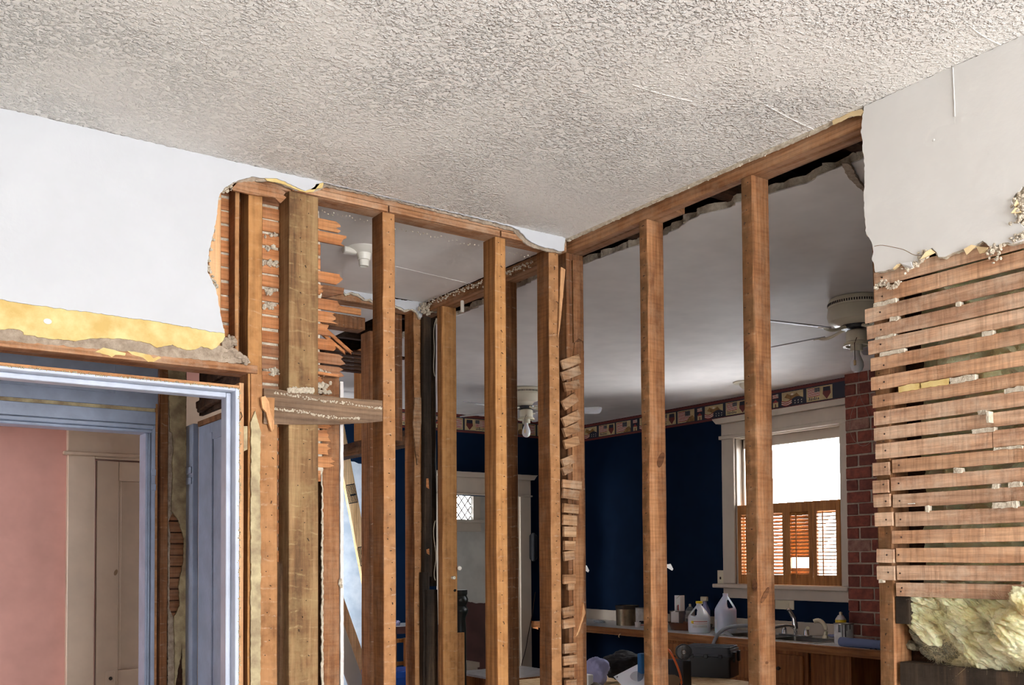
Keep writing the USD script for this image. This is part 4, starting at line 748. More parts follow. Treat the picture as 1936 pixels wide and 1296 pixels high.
# the pink room with its tan door
YK = 2.3
t = T('wall_pink', kind='structure'); t.p('pink_wall', bx(-4.2, -0.3, YK + 0.0455, YK + 0.12, 0, H, 0), 'pink'); t.done()
xk = [ony(p, 900, YK)[0] for p in (128, 180, 183, 226, 232)]; zc0, zc1, zd = ony(200, 864, YK)[2], ony(200, 857, YK)[2], ony(200, 869, YK)[2]
t = T('door_4', kind='structure')
t.p('casing', bx(xk[0], xk[1], YK, YK + 0.045, 0, zc0, 0.004), 'tan', 40); t.p('cap', bx(xk[0] - 0.02, -0.3, YK - 0.012, YK + 0.029, zc0, zc1, 0.004), 'tan', 40); t.p('head_board', bx(xk[0], -0.32, YK, YK + 0.045, zc1, 2.5, 0.002), 'tan'); t.p('head_strip', bx(xk[1], -0.4, YK + 0.004, YK + 0.029, zd, zc0, 0.002), 'tan')
xd = xk[2] + 0.004
zp = ony(230, 910, YK)[2]; zq = ony(260, 1266, YK)[2]
t.p('stile', bx(xd, xk[3], YK + 0.012, YK + 0.045, 0, zd - 0.006, 0.003), 'tan', 40); t.p('rail', bx(xk[3], -0.45, YK + 0.012, YK + 0.045, zp, zd - 0.006, 0.003), 'tan', 40); t.p('rail', bx(xk[3], -0.45, YK + 0.012, YK + 0.045, 0.8, zq, 0.003), 'tan', 40)
t.p('bead', bx(xk[3], xk[4], YK + 0.018, YK + 0.045, zq, zp, 0.004), 'tan', 40); t.p('panel', bx(xk[4], -0.45, YK + 0.03, YK + 0.045, zq, zp, 0.002), 'tan')
c = ony(208, 1288, YK + 0.01); t.p('key_plate', bx(c[0] - 0.022, c[0] + 0.022, YK + 0.007, YK + 0.013, c[2] - 0.12, c[2] + 0.05, 0.003), 'tan', 40); t.p('knob_hole', trimesh.creation.cylinder(0.009, 0.004, sections=16).apply_transform(trimesh.transformations.rotation_matrix(math.pi / 2, [1, 0, 0])).apply_translation([c[0] + 0.002, YK + 0.0065, c[2] + 0.012]), 'dark')
c = ony(219, 1083, YK + 0.012); t.p('knot', extr(Polygon([(c[0] + 0.009 * math.cos(a) + 0.004 * math.sin(a), c[2] + 0.016 * math.sin(a)) for a in np.linspace(0, 6.28, 14)]), 'y', YK + 0.011, YK + 0.013), 'card'); t.done()

# ================================================================== KITCHEN
# wallpaper border: raised paper print, thin pieces standing off the wall by fractions of a millimetre
def border(name, label, u0, u1, place):
    """place(u0,u1,z0,z1,d0,d1) -> box standing d0..d1 off the wall; outlines go through place too."""
    t = T(name, label, 'wallpaper border'); z0, z1 = 2.655, 2.812
    def bp(nm, poly, d, m): t.p(nm, place(poly, d), m)
    bp('ground', sbox(u0, z0, u1, z1), 0.0004, 'bnavy'); bp('red_band', sbox(u0, z1 - 0.022, u1, z1), 0.0008, 'bmaroon'); bp('red_band', sbox(u0, z0, u1, z0 + 0.018), 0.0008, 'bmaroon')
    def flag(a, b, c, d, D, st=7):
        bp('flag', sbox(a, c, b, d), D, 'bwhite'); h = (d - c) / (2 * st - 1)
        bp('stripes', unary_union([sbox(a, c + 2 * k * h, b, c + (2 * k + 1) * h) for k in range(st)]), D + 0.0003, 'bred'); bp('canton', sbox(a, c + (d - c) * .48, a + (b - a) * .42, d), D + 0.0006, 'bnavy')
        bp('stars', unary_union([affinity.translate(STAR, a + (b - a) * .42 * (i + .5) / 4, c + (d - c) * (.48 + .52 * (j + .5) / 3)) for i in range(4) for j in range(3)]), D + 0.0008, 'bwhite')
    P = 0.8; k0 = int((u0 - 0.1) / P) - 1
    for k in range(k0, k0 + 12):
        b = 0.06 + k * P
        def ok(a, c): return b + a > u0 + 0.005 and b + c < u1 - 0.005
        za, zb = z0 + 0.024, z1 - 0.03
        if ok(0, 0.2):      # eagle panel over a star-spangled swag
            bp('eagle_panel', sbox(b, za + 0.01, b + 0.2, zb), 0.0008, 'bcream'); bp('eagle', Polygon([(b + .03, zb - .045), (b + .06, zb - .015), (b + .085, zb - .03), (b + .1, zb - .012), (b + .115, zb - .03), (b + .15, zb - .012), (b + .175, zb - .04), (b + .13, zb - .055), (b + .115, zb - .075), (b + .085, zb - .075), (b + .07, zb - .055)]), 0.0011, 'bgold'); bp('eagle_head', sbox(b + .09, zb - .03, b + .112, zb - .015), 0.0013, 'bwhite')
            w = lambda h: [(b + u, za + h + 0.014 * math.sin(u * 30)) for u in np.linspace(0, 0.2, 14)]
            bp('swag', Polygon(w(.045) + [(b + .2, za), (b, za)]), 0.0013, 'bnavy'); bp('swag_stripe', unary_union([LineString(w(h)[7:]).buffer(0.0035) for h in (.042, .028, .014)]), 0.0016, 'bred'); bp('swag_stripe', unary_union([LineString(w(h)[7:]).buffer(0.003) for h in (.035, .021)]), 0.0016, 'bwhite')
            bp('stars', unary_union([affinity.translate(affinity.scale(STAR, 1.8, 1.8), b + .015 + .03 * (i % 3), za + .012 + .018 * (i // 3)) for i in range(6)]), 0.0016, 'bwhite')
        if ok(0.22, 0.30):  # a small house under a flag
            bp('house', Polygon([(b + .235, za), (b + .285, za), (b + .285, za + .04), (b + .26, za + .055), (b + .235, za + .04)]), 0.0008, 'bcream'); bp('house_roof', Polygon([(b + .232, za + .036), (b + .288, za + .036), (b + .26, za + .06)]), 0.001, 'bred'); bp('house_door', sbox(b + .255, za, b + .265, za + .025), 0.001, 'bmaroon'); flag(b + .232, b + .288, zb - .035, zb - .003, 0.0008, 4)
        if ok(0.32, 0.52): bp('panel', sbox(b + .32, za, b + .52, zb), 0.0008, 'bcream'); flag(b + .37, b + .51, za + .012, zb - .008, 0.0011); bp('bunting', Polygon([(b + .32, za), (b + .42, za), (b + .38, za + .04), (b + .34, za + .05), (b + .32, za + .03)]), 0.0022, 'bgold')
        if ok(0.53, 0.77):
            bp('panel', sbox(b + .54, za, b + .77, zb), 0.0008, 'bcream'); flag(b + .65, b + .76, za + .035, zb - .006, 0.0011)
            rs = np.random.RandomState(4); bp('lettering', unary_union([sbox(b + .66 + .016 * i, za + .008 + .003 * (i % 2), b + .666 + .016 * i, za + .024 + .004 * (i % 3)) for i in range(6)] + [sbox(b + .655, za + .012, b + .755, za + .0145)]), 0.0011, 'bnavy')
            bp('shield', Polygon([(b + .56, zb - .01), (b + .62, zb - .01), (b + .625, zb - .06), (b + .59, zb - .1), (b + .555, zb - .06)]), 0.0011, 'bmaroon'); bp('shield_top', sbox(b + .56, zb - .04, b + .62, zb - .01), 0.0014, 'bnavy')
    t.done()


STAR = Polygon([((0.0036 if i % 2 == 0 else 0.0016) * math.sin(i * math.pi / 5), (0.0036 if i % 2 == 0 else 0.0016) * math.cos(i * math.pi / 5)) for i in range(10)])
border('wallpaper_border', 'wallpaper border of flags and eagles along the top of the window wall', 1.24, YD - 0.003, lambda p, d: extr(p, 'x', XC - d, XC - 0.0001))
border('wallpaper_border', 'wallpaper border of flags and eagles over the white door frame on the far wall', 1.2, XC - 0.004, lambda p, d: extr(p, 'y', YD - d, YD - 0.0001))

# window 1: casing, sash, pane, stool and apron
t = T('window_1', kind='structure')
f = XC - 0.022
t.p('side_casing', bx(f, XC, 2.335, 2.464, 1.32, 2.515, 0.003), 'cream', 40); t.p('side_casing', bx(f, XC, 1.262, 1.335, 1.32, 2.515, 0.003), 'cream', 40)
t.p('head_fillet', bx(f - 0.012, XC, 1.25, 2.485, 2.484, 2.515, 0.004), 'cream', 40); t.p('head_board', bx(f, XC, 1.25, 2.464, 2.515, 2.61, 0.002), 'cream'); t.p('head_cap', extr([(1.24, 2.655), (2.52, 2.655), (2.515, 2.645), (2.478, 2.61), (1.25, 2.61)], 'x', f - 0.045, XC), 'cream')
t.p('stool', bx(f - 0.05, XC + 0.05, 1.25, 2.54, 1.285, 1.318, 0.006), 'cream', 40); t.p('apron', bx(f, XC, 1.25, 2.464, 1.205, 1.285, 0.003), 'cream', 40)
t.p('jamb', bx(XC, XC + 0.15, 2.322, 2.336, 1.3, 2.49, 0.002), 'cream', 40); t.p('jamb', bx(XC, XC + 0.15, 1.334, 1.348, 1.3, 2.49, 0.002), 'cream', 40); t.p('jamb_head', bx(XC, XC + 0.15, 1.334, 2.336, 2.476, 2.49, 0.002), 'cream', 40)
for y in (2.300, 1.349): t.p('sash_stile', bx(XC + 0.06, XC + 0.1, y, y + 0.035 if y < 2 else y + 0.02, 1.31, 2.476, 0.003), 'cream', 40)
t.p('sash_rail', bx(XC + 0.06, XC + 0.1, 1.349, 2.32, 2.40, 2.476, 0.003), 'cream', 40); t.p('sash_rail', bx(XC + 0.055, XC + 0.1, 1.349, 2.32, 1.86, 1.90, 0.003), 'cream', 40); t.p('sash_rail', bx(XC + 0.06, XC + 0.1, 1.349, 2.32, 1.31, 1.37, 0.003), 'cream', 40)
t.p('pane', bx(XC + 0.08, XC + 0.083, 1.384, 2.30, 1.90, 2.40, 0), 'pane'); t.p('pane', bx(XC + 0.07, XC + 0.073, 1.384, 2.30, 1.37, 1.86, 0), 'pane'); t.done()

# cafe shutters: four hinged panels of louvres
def shutter(y0, y1, label, tilt, gone=()):
    t = T('window_shutter', label, 'shutter'); X0, X1, z0, z1 = XC - 0.006, XC + 0.016, 1.321, 1.942
    s = 0.036
    t.p('stile', bx(X0, X1, y0, y0 + s, z0, z1, 0.002), 'shutter', 40); t.p('stile', bx(X0, X1, y1 - s, y1, z0, z1, 0.002), 'shutter', 40); t.p('rail', bx(X0, X1, y0 + s, y1 - s, z0, z0 + 0.075, 0.002), 'shutter', 40); t.p('rail', bx(X0, X1, y0 + s, y1 - s, z1 - 0.075, z1, 0.002), 'shutter', 40)
    n = 18; a, b = z0 + 0.075, z1 - 0.075; h = (b - a) / n
    for k in range(n):
        if k in gone: continue
        z = a + (k + .5) * h; m = bx(X0 - 0.004, X1 + 0.004, y0 + s, y1 - s, z - 0.0025, z + 0.0025, 0.001); t.p('louvre', rot(m, math.radians(tilt), [0, 1, 0], [(X0 + X1) / 2, 0, z]), 'shutter')
    yc = y0 + s + (y1 - y0 - 2 * s) * 0.6; t.p('tilt_rod', bx(X0 - 0.018, X0 - 0.010, yc - 0.004, yc + 0.004, a + 0.005, b - 0.005, 0.001), 'shutter'); t.p('knob', bx(X0 - 0.02, X0 - 0.01, yc - 0.006, yc + 0.006, a - 0.022, a + 0.004, 0.002), 'shutter', 40); t.done()


ys = np.linspace(1.352, 2.318, 5)
shutter(ys[3] + .001, ys[4] - .001, 'leftmost louvred shutter panel of the kitchen window', -28)
shutter(ys[2] + .001, ys[3] - .001, 'louvred shutter panel mostly hidden behind the window stud', -30)
shutter(ys[1] + .001, ys[2] - .001, 'louvred shutter panel with closed louvres and a gap of missing ones near the bottom', -56, (2, 3, 4))
shutter(ys[0] + .001, ys[1] - .001, 'rightmost louvred shutter panel with wide open louvres, beside the bricks', -10)

# chimney: every brick in view is laid singly
t = T('chimney', 'old red brick chimney breast beside the kitchen window', 'chimney')
cy1, cy0 = 1.238, 0.45; fx = 3.45; ch = 0.0795
t.p('mortar_core', bx(fx + 0.006, XC - 0.001, cy0, cy1 - 0.004, 0, H + 0.03, 0), 'mortar')
rs = np.random.RandomState(2); z = 0.06; k = 0
while z < H:
    u = cy1; first = True; long_first = k % 2 == 0
    while u > cy0 + 0.03:
        L = (0.205 if long_first else 0.10) if first else 0.205; first = False; L *= rs.uniform(0.95, 1.05); v = max(u - L, cy0); j = 0.010
        m = bx(fx + rs.uniform(-0.004, 0.003), fx + 0.05, v + j, u - (0.001 if u == cy1 else j * .3), z + rs.uniform(-.002, .002), min(z + ch - 0.006, H + 0.02), 0.004); w = np.array(m.vertices); w = w + 0.003 * (2 * meshkit.noise(w * 70, k) - 1)[:, None] * np.array([1, 1, 1]); m = trimesh.Trimesh(w, m.faces, process=False)
        t.p('brick', m, ('brick', 'brick', 'brick2', 'brick', 'brick3', 'brick2')[rs.randint(6)], 30); u = v
    z += ch + 0.0045; k += 1
t.done()
p = [onx(x, y, fx - 0.02) for x, y in ((1625, 700), (1624, 735), (1621, 755), (1612, 775), (1607, 800), (1610, 825), (1622, 840), (1636, 843), (1646, 835), (1645, 800), (1638, 775), (1628, 755), (1625, 740))]
one('wire_loop', tube(curve(p, 60), 0.0012, 5), 'wire', 'thin wire loop hanging in front of the chimney bricks', 'wire', smooth=40)

# counter, sink, base cabinets
CZ = 0.952; CF = 2.9
sy0, sy1, sx0, sx1 = 1.16, 2.08, 2.985, 3.40
top = sbox(CF + 0.02, 0.3, XC - 0.002, YD - 0.002).difference(sbox(sx0 + 0.02, sy0 + 0.02, sx1 - 0.02, sy1 - 0.02)).difference(sbox(fx - 0.002, cy0 - 0.2, XC + .2, cy1 + 0.002))
t = T('countertop', 'long white laminate countertop with a wooden front edge under the window', 'countertop')
t.p('laminate', extr(top, 'z', CZ - 0.035, CZ), 'laminate'); t.p('edge_strip', timber(CF - 0.002, CF + 0.0195, 0.3, YD - 0.005, CZ - 0.055, CZ + 0.002, 'y', 0.0004, 0.003, 0.2, 3), 'oak_y', 40); t.p('backsplash', bx(XC - 0.016, XC - 0.001, cy1 + 0.003, YD - 0.01, CZ + 0.0005, CZ + 0.095, 0.003), 'cream', 40); t.done()
t = T('sink', 'stainless double bowl kitchen sink set into the white countertop', 'sink')
rim = sbox(sx0, sy0, sx1, sy1).buffer(0.0); mid = (sy0 + sy1) / 2
bowls = [sbox(sx0 + 0.035, sy0 + 0.035, sx1 - 0.10, mid - 0.015).buffer(-0.03).buffer(0.03), sbox(sx0 + 0.035, mid + 0.015, sx1 - 0.10, sy1 - 0.035).buffer(-0.03).buffer(0.03)]
t.p('rim', extr(rim.difference(unary_union(bowls)), 'z', CZ + 0.0005, CZ + 0.005), 'steel')
for g in bowls: t.p('bowl', cat([extr(g.buffer(0.002).difference(g), 'z', CZ - 0.17, CZ + 0.004), extr(g.buffer(0.002), 'z', CZ - 0.172, CZ - 0.17)]), 'steel')
t.done()
bz = CZ + 0.0055
t = T('faucet', 'chrome kitchen faucet behind the sink', 'faucet')
fy = 1.62; fxx = sx1 - 0.05
t.p('deck_plate', bx(fxx - 0.03, fxx + 0.03, fy - 0.13, fy + 0.13, bz, bz + 0.012, 0.005), 'chrome', 40); t.p('spout', tube(curve([(fxx, fy, bz + 0.01), (fxx - 0.01, fy, bz + 0.06), (fxx - 0.1, fy + 0.07, bz + 0.07), (fxx - 0.17, fy + 0.11, bz + 0.05)], 16), 0.013, 12), 'chrome', 40); t.p('lever', tube([(fxx, fy, bz + 0.05), (fxx + 0.005, fy + 0.012, bz + 0.13), (fxx - 0.02, fy + 0.035, bz + 0.185)], [0.022, 0.018, 0.014], 12), 'chrome', 40); t.p('lever_cap', blob((fxx - 0.02, fy + 0.038, bz + 0.19), (0.018, 0.018, 0.012), 1, 0.05, 3, 2), 'chrome', 40)
for dy in (-0.1, 0.1): t.p('valve', lathe([(0, 0), (0.022, 0), (0.018, 0.03), (0.012, 0.045), (0, 0.048)], (fxx, fy + dy, bz + 0.012), 16), 'chrome', 40); t.p('handle', tube([(fxx, fy + dy, bz + 0.058), (fxx - 0.03, fy + dy * 1.35, bz + 0.066)], [0.009, 0.013], 8), 'ivory', 40)
t.done()
t = T('spray_nozzle', 'cream side spray nozzle standing right of the faucet', 'sprayer'); sy = 1.36
t.p('base', lathe([(0, 0), (0.022, 0), (0.02, 0.012), (0.014, 0.02), (0, 0.02)], (fxx, sy, bz), 16), 'ivory', 40); t.p('head', tube(curve([(fxx, sy, bz + 0.018), (fxx, sy, bz + 0.08), (fxx - 0.012, sy + 0.03, bz + 0.12), (fxx - 0.03, sy + 0.07, bz + 0.115)], 12), np.linspace(0.013, 0.017, 12), 10), 'ivory', 40); t.done()
def cabinet(y0, y1, label, style):
    t = T('base_cabinet', label, 'cabinet'); X = CF + 0.03; zt = CZ - 0.058
    t.p('carcass', bx(X + 0.021, (fx - 0.012 if y0 < cy1 else XC - 0.02), y0, y1, 0.1, zt if style == 'panel' or y0 > 2.1 else CZ - 0.18, 0.001), 'oak'); t.p('toe_kick', bx(X + 0.08, fx - 0.02, y0, y1, 0, 0.099, 0), 'dark')
    if style != 'panel':
        w = 0.045
        t.p('stile', bx(X, X + 0.0205, y0, y0 + w, 0.1, zt, 0.001), 'oak'); t.p('stile', bx(X, X + 0.0205, y1 - w, y1, 0.1, zt, 0.001), 'oak'); t.p('rail', bx(X, X + 0.0205, y0 + w, y1 - w, zt - 0.03, zt, 0.001), 'oak'); t.p('rail', bx(X, X + 0.0205, y0 + w, y1 - w, zt - 0.25, zt - 0.215, 0.001), 'oak')
        d = t.p('drawer_front', bx(X - 0.014, X + 0.004, y0 + w - 0.012, y1 - w + 0.012, zt - 0.222, zt - 0.022, 0.004), 'oak', 40); t.p('knob', lathe([(0, 0), (0.012, 0.002), (0.014, 0.012), (0.008, 0.02), (0.006, 0.03), (0, 0.03)], (0, 0, 0), 12).apply_transform(trimesh.transformations.rotation_matrix(math.pi / 2, [0, 1, 0])).apply_translation([X - 0.044, (y0 + y1) / 2, zt - 0.12]), 'darkrim', 40, under=d)
        e = t.p('door', bx(X - 0.014, X + 0.004, y0 + w - 0.012, y1 - w + 0.012, 0.14, zt - 0.243, 0.004), 'oak', 40); t.p('knob', blob((X - 0.024, y0 + w + 0.03, zt - 0.29), (0.01, 0.012, 0.012), 1, 0.05, 3, 1), 'darkrim', 40, under=e)
    t.done()


cabinet(1.18, 1.62, 'oak base cabinet with a drawer and door, right half of the sink base', 'door'); cabinet(1.625, 2.1, 'oak base cabinet with a drawer and door partly hidden by the window stud', 'door'); cabinet(2.105, 2.72, 'oak base cabinet behind the black tool case', 'door'); cabinet(0.86, 1.175, 'plain oak panel cabinet in front of the lower chimney bricks', 'panel')

# plates on the wall
c = onx(1361, 1094, XC); t = T('light_switch', 'ivory light switch plate left of the window stool', 'switch'); t.p('plate', bx(XC - 0.007, XC - 0.0002, 2.468, 2.54, c[2] - 0.055, c[2] + 0.065, 0.003), 'ivory', 40); t.p('toggle', bx(XC - 0.018, XC - 0.006, 2.498, 2.508, c[2] - 0.008, c[2] + 0.012, 0.002), 'darkrim', 40); t.done()
c = onx(1478, 1144, XC); t = T('power_outlet', 'ivory outlet plate under the window apron', 'outlet'); t.p('plate', bx(XC - 0.007, XC - 0.0002, c[1] - 0.12, c[1] + 0.06, c[2] - 0.035, c[2] + 0.035, 0.003), 'ivory', 40); t.p('socket', bx(XC - 0.010, XC - 0.006, c[1] - 0.075, c[1] - 0.035, c[2] - 0.014, c[2] + 0.014, 0.003), 'ivory', 40); t.done()

# things standing on the counter
def spot(px, py, z=CZ): q = onz(px, py, z); return q
q = spot(1186, 1178); q[0] = 3.22; c = onx(1186, 1172, 3.22); c[2] = CZ
t = T('stock_pot', 'tall dull steel stock pot at the left end of the counter', 'pot'); r = 0.095
t.p('body', lathe([(0, 0.001), (r, 0.001), (r + 0.002, 0.165), (r + 0.006, 0.17), (r - 0.002, 0.168), (r - 0.003, 0.01), (0, 0.01)], c, 36), 'pot', 40); t.p('rim_band', lathe([(r + 0.0025, 0.14), (r + 0.006, 0.142), (r + 0.008, 0.17), (r + 0.003, 0.172)], c, 36), 'darkrim', 40); t.done()
def tin(px, lab, X=3.2, r=0.055, h=0.15, m='paintcan', extra=None):
    c = onx(px, 1180, X); c[2] = CZ; t = T('paint_tin', lab, 'tin'); t.p('body', lathe([(0, 0.001), (r, 0.001), (r, h), (r - 0.004, h), (r - 0.004, h - 0.008), (0, h - 0.008)], c, 30), m, 40); t.p('rim', lathe([(r - 0.001, h - 0.004), (r + 0.003, h - 0.004), (r + 0.003, h + 0.002), (r - 0.008, h + 0.002), (r - 0.008, h - 0.002)], c, 30), 'steel', 40)
    for j, (a, b, z0, z1, mm) in enumerate(extra or ()):
        th = np.linspace(a, b, 10); V = [(c[0] + (r + 0.0012) * math.cos(u), c[1] + (r + 0.0012) * math.sin(u), c[2] + z) for z in (z0, z1) for u in th]; F = [(i, i + 1, i + 11) for i in range(9)] + [(i, i + 11, i + 10) for i in range(9)]; t.p('print', trimesh.Trimesh(V, F, process=False), mm)
    t.done()


tin(1213, 'white paint tin with small print beside the stock pot', 3.16, 0.05, 0.16, 'paintcan', [(3.6, 4.6, 0.03, 0.055, 'bnavy'), (3.6, 4.6, 0.018, 0.024, 'redp')])
tin(1281, 'silver tin with a white label behind the brown dish', 3.24, 0.062, 0.145, 'steel', [(3.0, 4.1, 0.02, 0.14, 'paper'), (3.75, 4.05, 0.035, 0.055, 'bluep')])
c = onx(1280, 1100, 3.24); b = CZ + 0.1475
t = T('carton', 'opened white carton standing on the silver tin', 'carton'); yc = onx(1284, 1120, 3.24)[1]; ht = 0.125
t.p('box', bx(3.215, 3.265, yc - 0.036, yc + 0.03, b, b + ht, 0.001), 'paper'); t.p('flap', rot(bx(3.214, 3.266, yc - 0.034, yc + 0.012, b + ht, b + ht + 0.003, 0), -0.6, [1, 0, 0], [3.24, yc - 0.034, b + ht]), 'card'); t.p('print', bx(3.2135, 3.2149, yc - 0.02, yc - 0.008, b + 0.004, b + 0.05, 0), 'redp'); t.p('print', bx(3.2135, 3.2149, yc - 0.004, yc + 0.002, b + 0.006, b + 0.045, 0), 'bnavy'); t.done()
def aerosol(px, X, lab, r, h, m1, m2, py=1180):
    c = onx(px, py, X); c[2] = CZ; t = T('spray_can', lab, 'spray can'); t.p('body', lathe([(0, 0.001), (r, 0.001), (r, h * .74), (r - 0.004, h * .77), (r * .55, h * .86), (r * .5, h * .88), (0, h * .88)], c, 24), m1, 40); t.p('nozzle', lathe([(0, 0), (r * .3, 0), (r * .3, h * .1), (0, h * .12)], c + [0, 0, h * .88], 12), 'ivory', 40); t.p('band', lathe([(r + .0004, h * .4), (r + .001, h * .4), (r + .001, h * .72), (r + .0004, h * .72)], c, 24), m2, 40); t.done()


aerosol(1305, 3.38, 'grey spray can with a rounded shoulder between carton and bleach bottle', 0.036, 0.2, 'silverp', 'paintcan')
t0 = onx(1330, 1090, 3.4)
c = onx(1333, 1120, 3.40); c[2] = CZ; t = T('trigger_sprayer', 'spray bottle with grey trigger head behind the bleach bottle', 'spray bottle'); t.p('bottle', lathe([(0, 0.001), (0.04, 0.001), (0.04, 0.15), (0.016, 0.2), (0.014, 0.225), (0, 0.225)], c, 20), 'cloth', 40); t.p('head', bx(c[0] - 0.015, c[0] + 0.015, c[1] - 0.025, c[1] + 0.045, c[2] + 0.225, c[2] + 0.262, 0.006), 'ivory', 40); t.p('trigger', tube([(c[0], c[1] + 0.03, c[2] + 0.23), (c[0], c[1] + 0.035, c[2] + 0.2)], 0.006, 6), 'ivory', 40); t.done()
def jug(px, X, lab, m, cap, r, h, hs, py=1185):
    """hs: share of the height where the shoulder starts; a real handle loop is cut through the shoulder."""
    import manifold3d as m3
    c = onx(px, py, X); c[2] = CZ; sh = h * hs
    prof = [(0, 0), (r * .92, 0), (r, 0.01), (r, sh * .9), (r * .985, sh)] + [(r * (0.985 - 0.74 * u ** 1.15), sh + (h * .93 - sh) * u) for u in np.linspace(0.12, 1, 8)] + [(r * .24, h), (0, h)]
    body = lathe(prof, (0, 0, 0), 36); mb = m3.Manifold(m3.Mesh(np.array(body.vertices, np.float32), np.array(body.faces, np.uint32)))
    z0, z1 = sh + (h - sh) * .08, sh + (h - sh) * .62
    hp = np.array([(-r * .66, z0 + .006), (-r * .3, z0), (-r * .22, z0 + .01), (-r * .18, z1 - .012), (-r * .24, z1 - .004), (-r * .32, z1 - .012)]) * [-1, 1]
    hole = extr(rough(hp, 0, 0.02).buffer(0.004), 'x', -r * 1.2, r * 1.2); hm = m3.Manifold(m3.Mesh(np.array(hole.vertices, np.float32), np.array(hole.faces, np.uint32)))
    try:
        cut = (mb - hm).to_mesh(); body = trimesh.Trimesh(cut.vert_properties[:, :3], cut.tri_verts)
    except Exception: pass
    if len(body.faces) < 50: body = lathe(prof, (0, 0, 0), 36)
    rot(body, 0.72 if cap else 0.72 + math.pi, [0, 0, 1], [0, 0, 0]); body.apply_translation(c); t = T('plastic_jug', lab, 'jug'); t.p('body', body, m, 40)
    if cap: t.p('cap', lathe([(0, h), (r * .3, h), (r * .3, h + .016), (0, h + .018)], c, 20), cap, 40)
    th = np.linspace(3.3, 4.7, 12)
    for z0, z1, mm in ((0.05, sh * .82, 'paper'), (sh * .70, sh * .74, 'redp'), (sh * .58, sh * .60, 'redp'), (sh * .34, sh * .5, 'paintcan')) if cap else ((0.04, sh * .6, 'paper'),):
        rr = r + (0.0012 if mm == 'paper' else 0.0018); tt = th if cap else np.linspace(2.55, 3.0, 12)
        V = [(c[0] + rr * math.cos(u), c[1] + rr * math.sin(u), c[2] + z) for z in (z0, z1) for u in tt]; t.p('label', trimesh.Trimesh(V, [(i, i + 1, i + 13) for i in range(11)] + [(i, i + 13, i + 12) for i in range(11)], process=False), mm if cap else 'whitep')
    if cap: tt = np.linspace(3.15, 3.4, 5); V = [(c[0] + (r + .002) * math.cos(u), c[1] + (r + .002) * math.sin(u), c[2] + z) for z in (sh * .6, sh * .76) for u in tt]; t.p('label', trimesh.Trimesh(V, [(i, i + 1, i + 6) for i in range(4)] + [(i, i + 6, i + 5) for i in range(4)], process=False), 'yellowp')
    t.done()


jug(1322, 3.1, 'white gallon bottle with a yellow cap and a red and yellow label', 'whitep', 'yellowp', 0.085, 0.225, 0.55)
jug(1372, 3.18, 'translucent empty gallon jug without a cap left of the window stud', 'clearp', None, 0.082, 0.305, 0.6)
c = onz(1288, 1192, CZ); t = T('baking_dish', 'brown oval glass baking dish on the counter edge', 'dish'); e = Polygon([(c[0] + 0.075 * math.cos(a), c[1] + 0.125 * math.sin(a)) for a in np.linspace(0, 6.283, 33)[:-1]])
P = np.array(e.exterior.coords)[:-1]; n = len(P); cc = P.mean(0)
V = np.vstack([np.c_[cc + (P - cc) * s, np.full(n, z)] for s, z in ((.78, CZ + .002), (1.0, CZ + .055), (1.06, CZ + .062), (0.98, CZ + .062), (.74, CZ + .008))]); F = [(i * n + j, i * n + (j + 1) % n, (i + 1) * n + (j + 1) % n) for i in range(4) for j in range(n)] + [(i * n + j, (i + 1) * n + (j + 1) % n, (i + 1) * n + j) for i in range(4) for j in range(n)] + [(0, j + 1, j) for j in range(1, n - 1)] + [(4 * n, 4 * n + j, 4 * n + j + 1) for j in range(1, n - 1)]
t.p('bowl', trimesh.Trimesh(V, F, process=False), 'terracotta', 40); t.done()
c = onz(1345, 1193, CZ); t = T('pot_lid', 'small steel pot lid with a dark knob lying on the counter', 'lid'); t.p('dome', lathe([(0, 0.001), (0.062, 0.001), (0.064, 0.006), (0.05, 0.018), (0.025, 0.027), (0, 0.03)], c, 30), 'steel', 40); t.p('knob', lathe([(0, 0.03), (0.006, 0.03), (0.006, 0.036), (0.014, 0.042), (0.014, 0.05), (0, 0.056)], c, 16), 'darkrim', 40); t.done()
a, b_, d = onz(1352, 1194, CZ + 0.003), onz(1368, 1200, CZ + 0.003), onz(1385, 1204, CZ + 0.003); e = onz(1356, 1180, CZ + 0.06)
V = np.array([a, b_, d, e, (a + e) / 2 + [0.01, 0, 0.004]]); one('dustpan', trimesh.convex.convex_hull(np.vstack([V, V + [0.012, 0.002, 0.003]])), 'silverp', 'small grey metal scoop lying by the pot lid at the sink corner', 'scoop')
p = [onx(x, y, X) for x, y, X in ((1348, 1222, 2.86), (1352, 1210, 2.88), (1362, 1196, 2.93), (1378, 1187, 3.0), (1400, 1184, 3.06), (1425, 1184, 3.12), (1450, 1187, 3.18))]
one('drain_hose', tube(curve(p, 40), 0.0135, 12), 'hose', 'grey hose arching out of the sink over the counter edge', 'hose', smooth=40)
tin_c = onx(1595, 1210, 3.13); tin(1595, 'drip-stained white paint tin at the right end of the counter', 3.13, 0.062, 0.135, 'paintcan', [(3.9, 4.0, 0.05, 0.132, 'drip'), (4.05, 4.12, 0.09, 0.132, 'drip'), (3.6, 3.66, 0.02, 0.132, 'drip'), (4.4, 4.5, 0.1, 0.132, 'drip'), (3.2, 3.45, 0.08, 0.132, 'drip')])
aerosol(1590, 3.32, 'spray can with a yellow band standing behind the stained paint tin', 0.036, 0.2, 'paintcan', 'yellowp', 1205)
a, b_ = np.array([2.98, 0.955, CZ + 0.0295]), np.array([2.955, 0.63, CZ + 0.0295]); t = T('foam_roll', 'blue-grey foam roll lying on the counter in front of the paint tin', 'roll'); t.p('roll', tube(np.linspace(a, b_, 10), 0.0295, 18), 'bluefoam', 40); t.p('core_hole', tube([b_, b_ + (b_ - a) * 0.004], 0.016, 14), 'dark'); t.done()
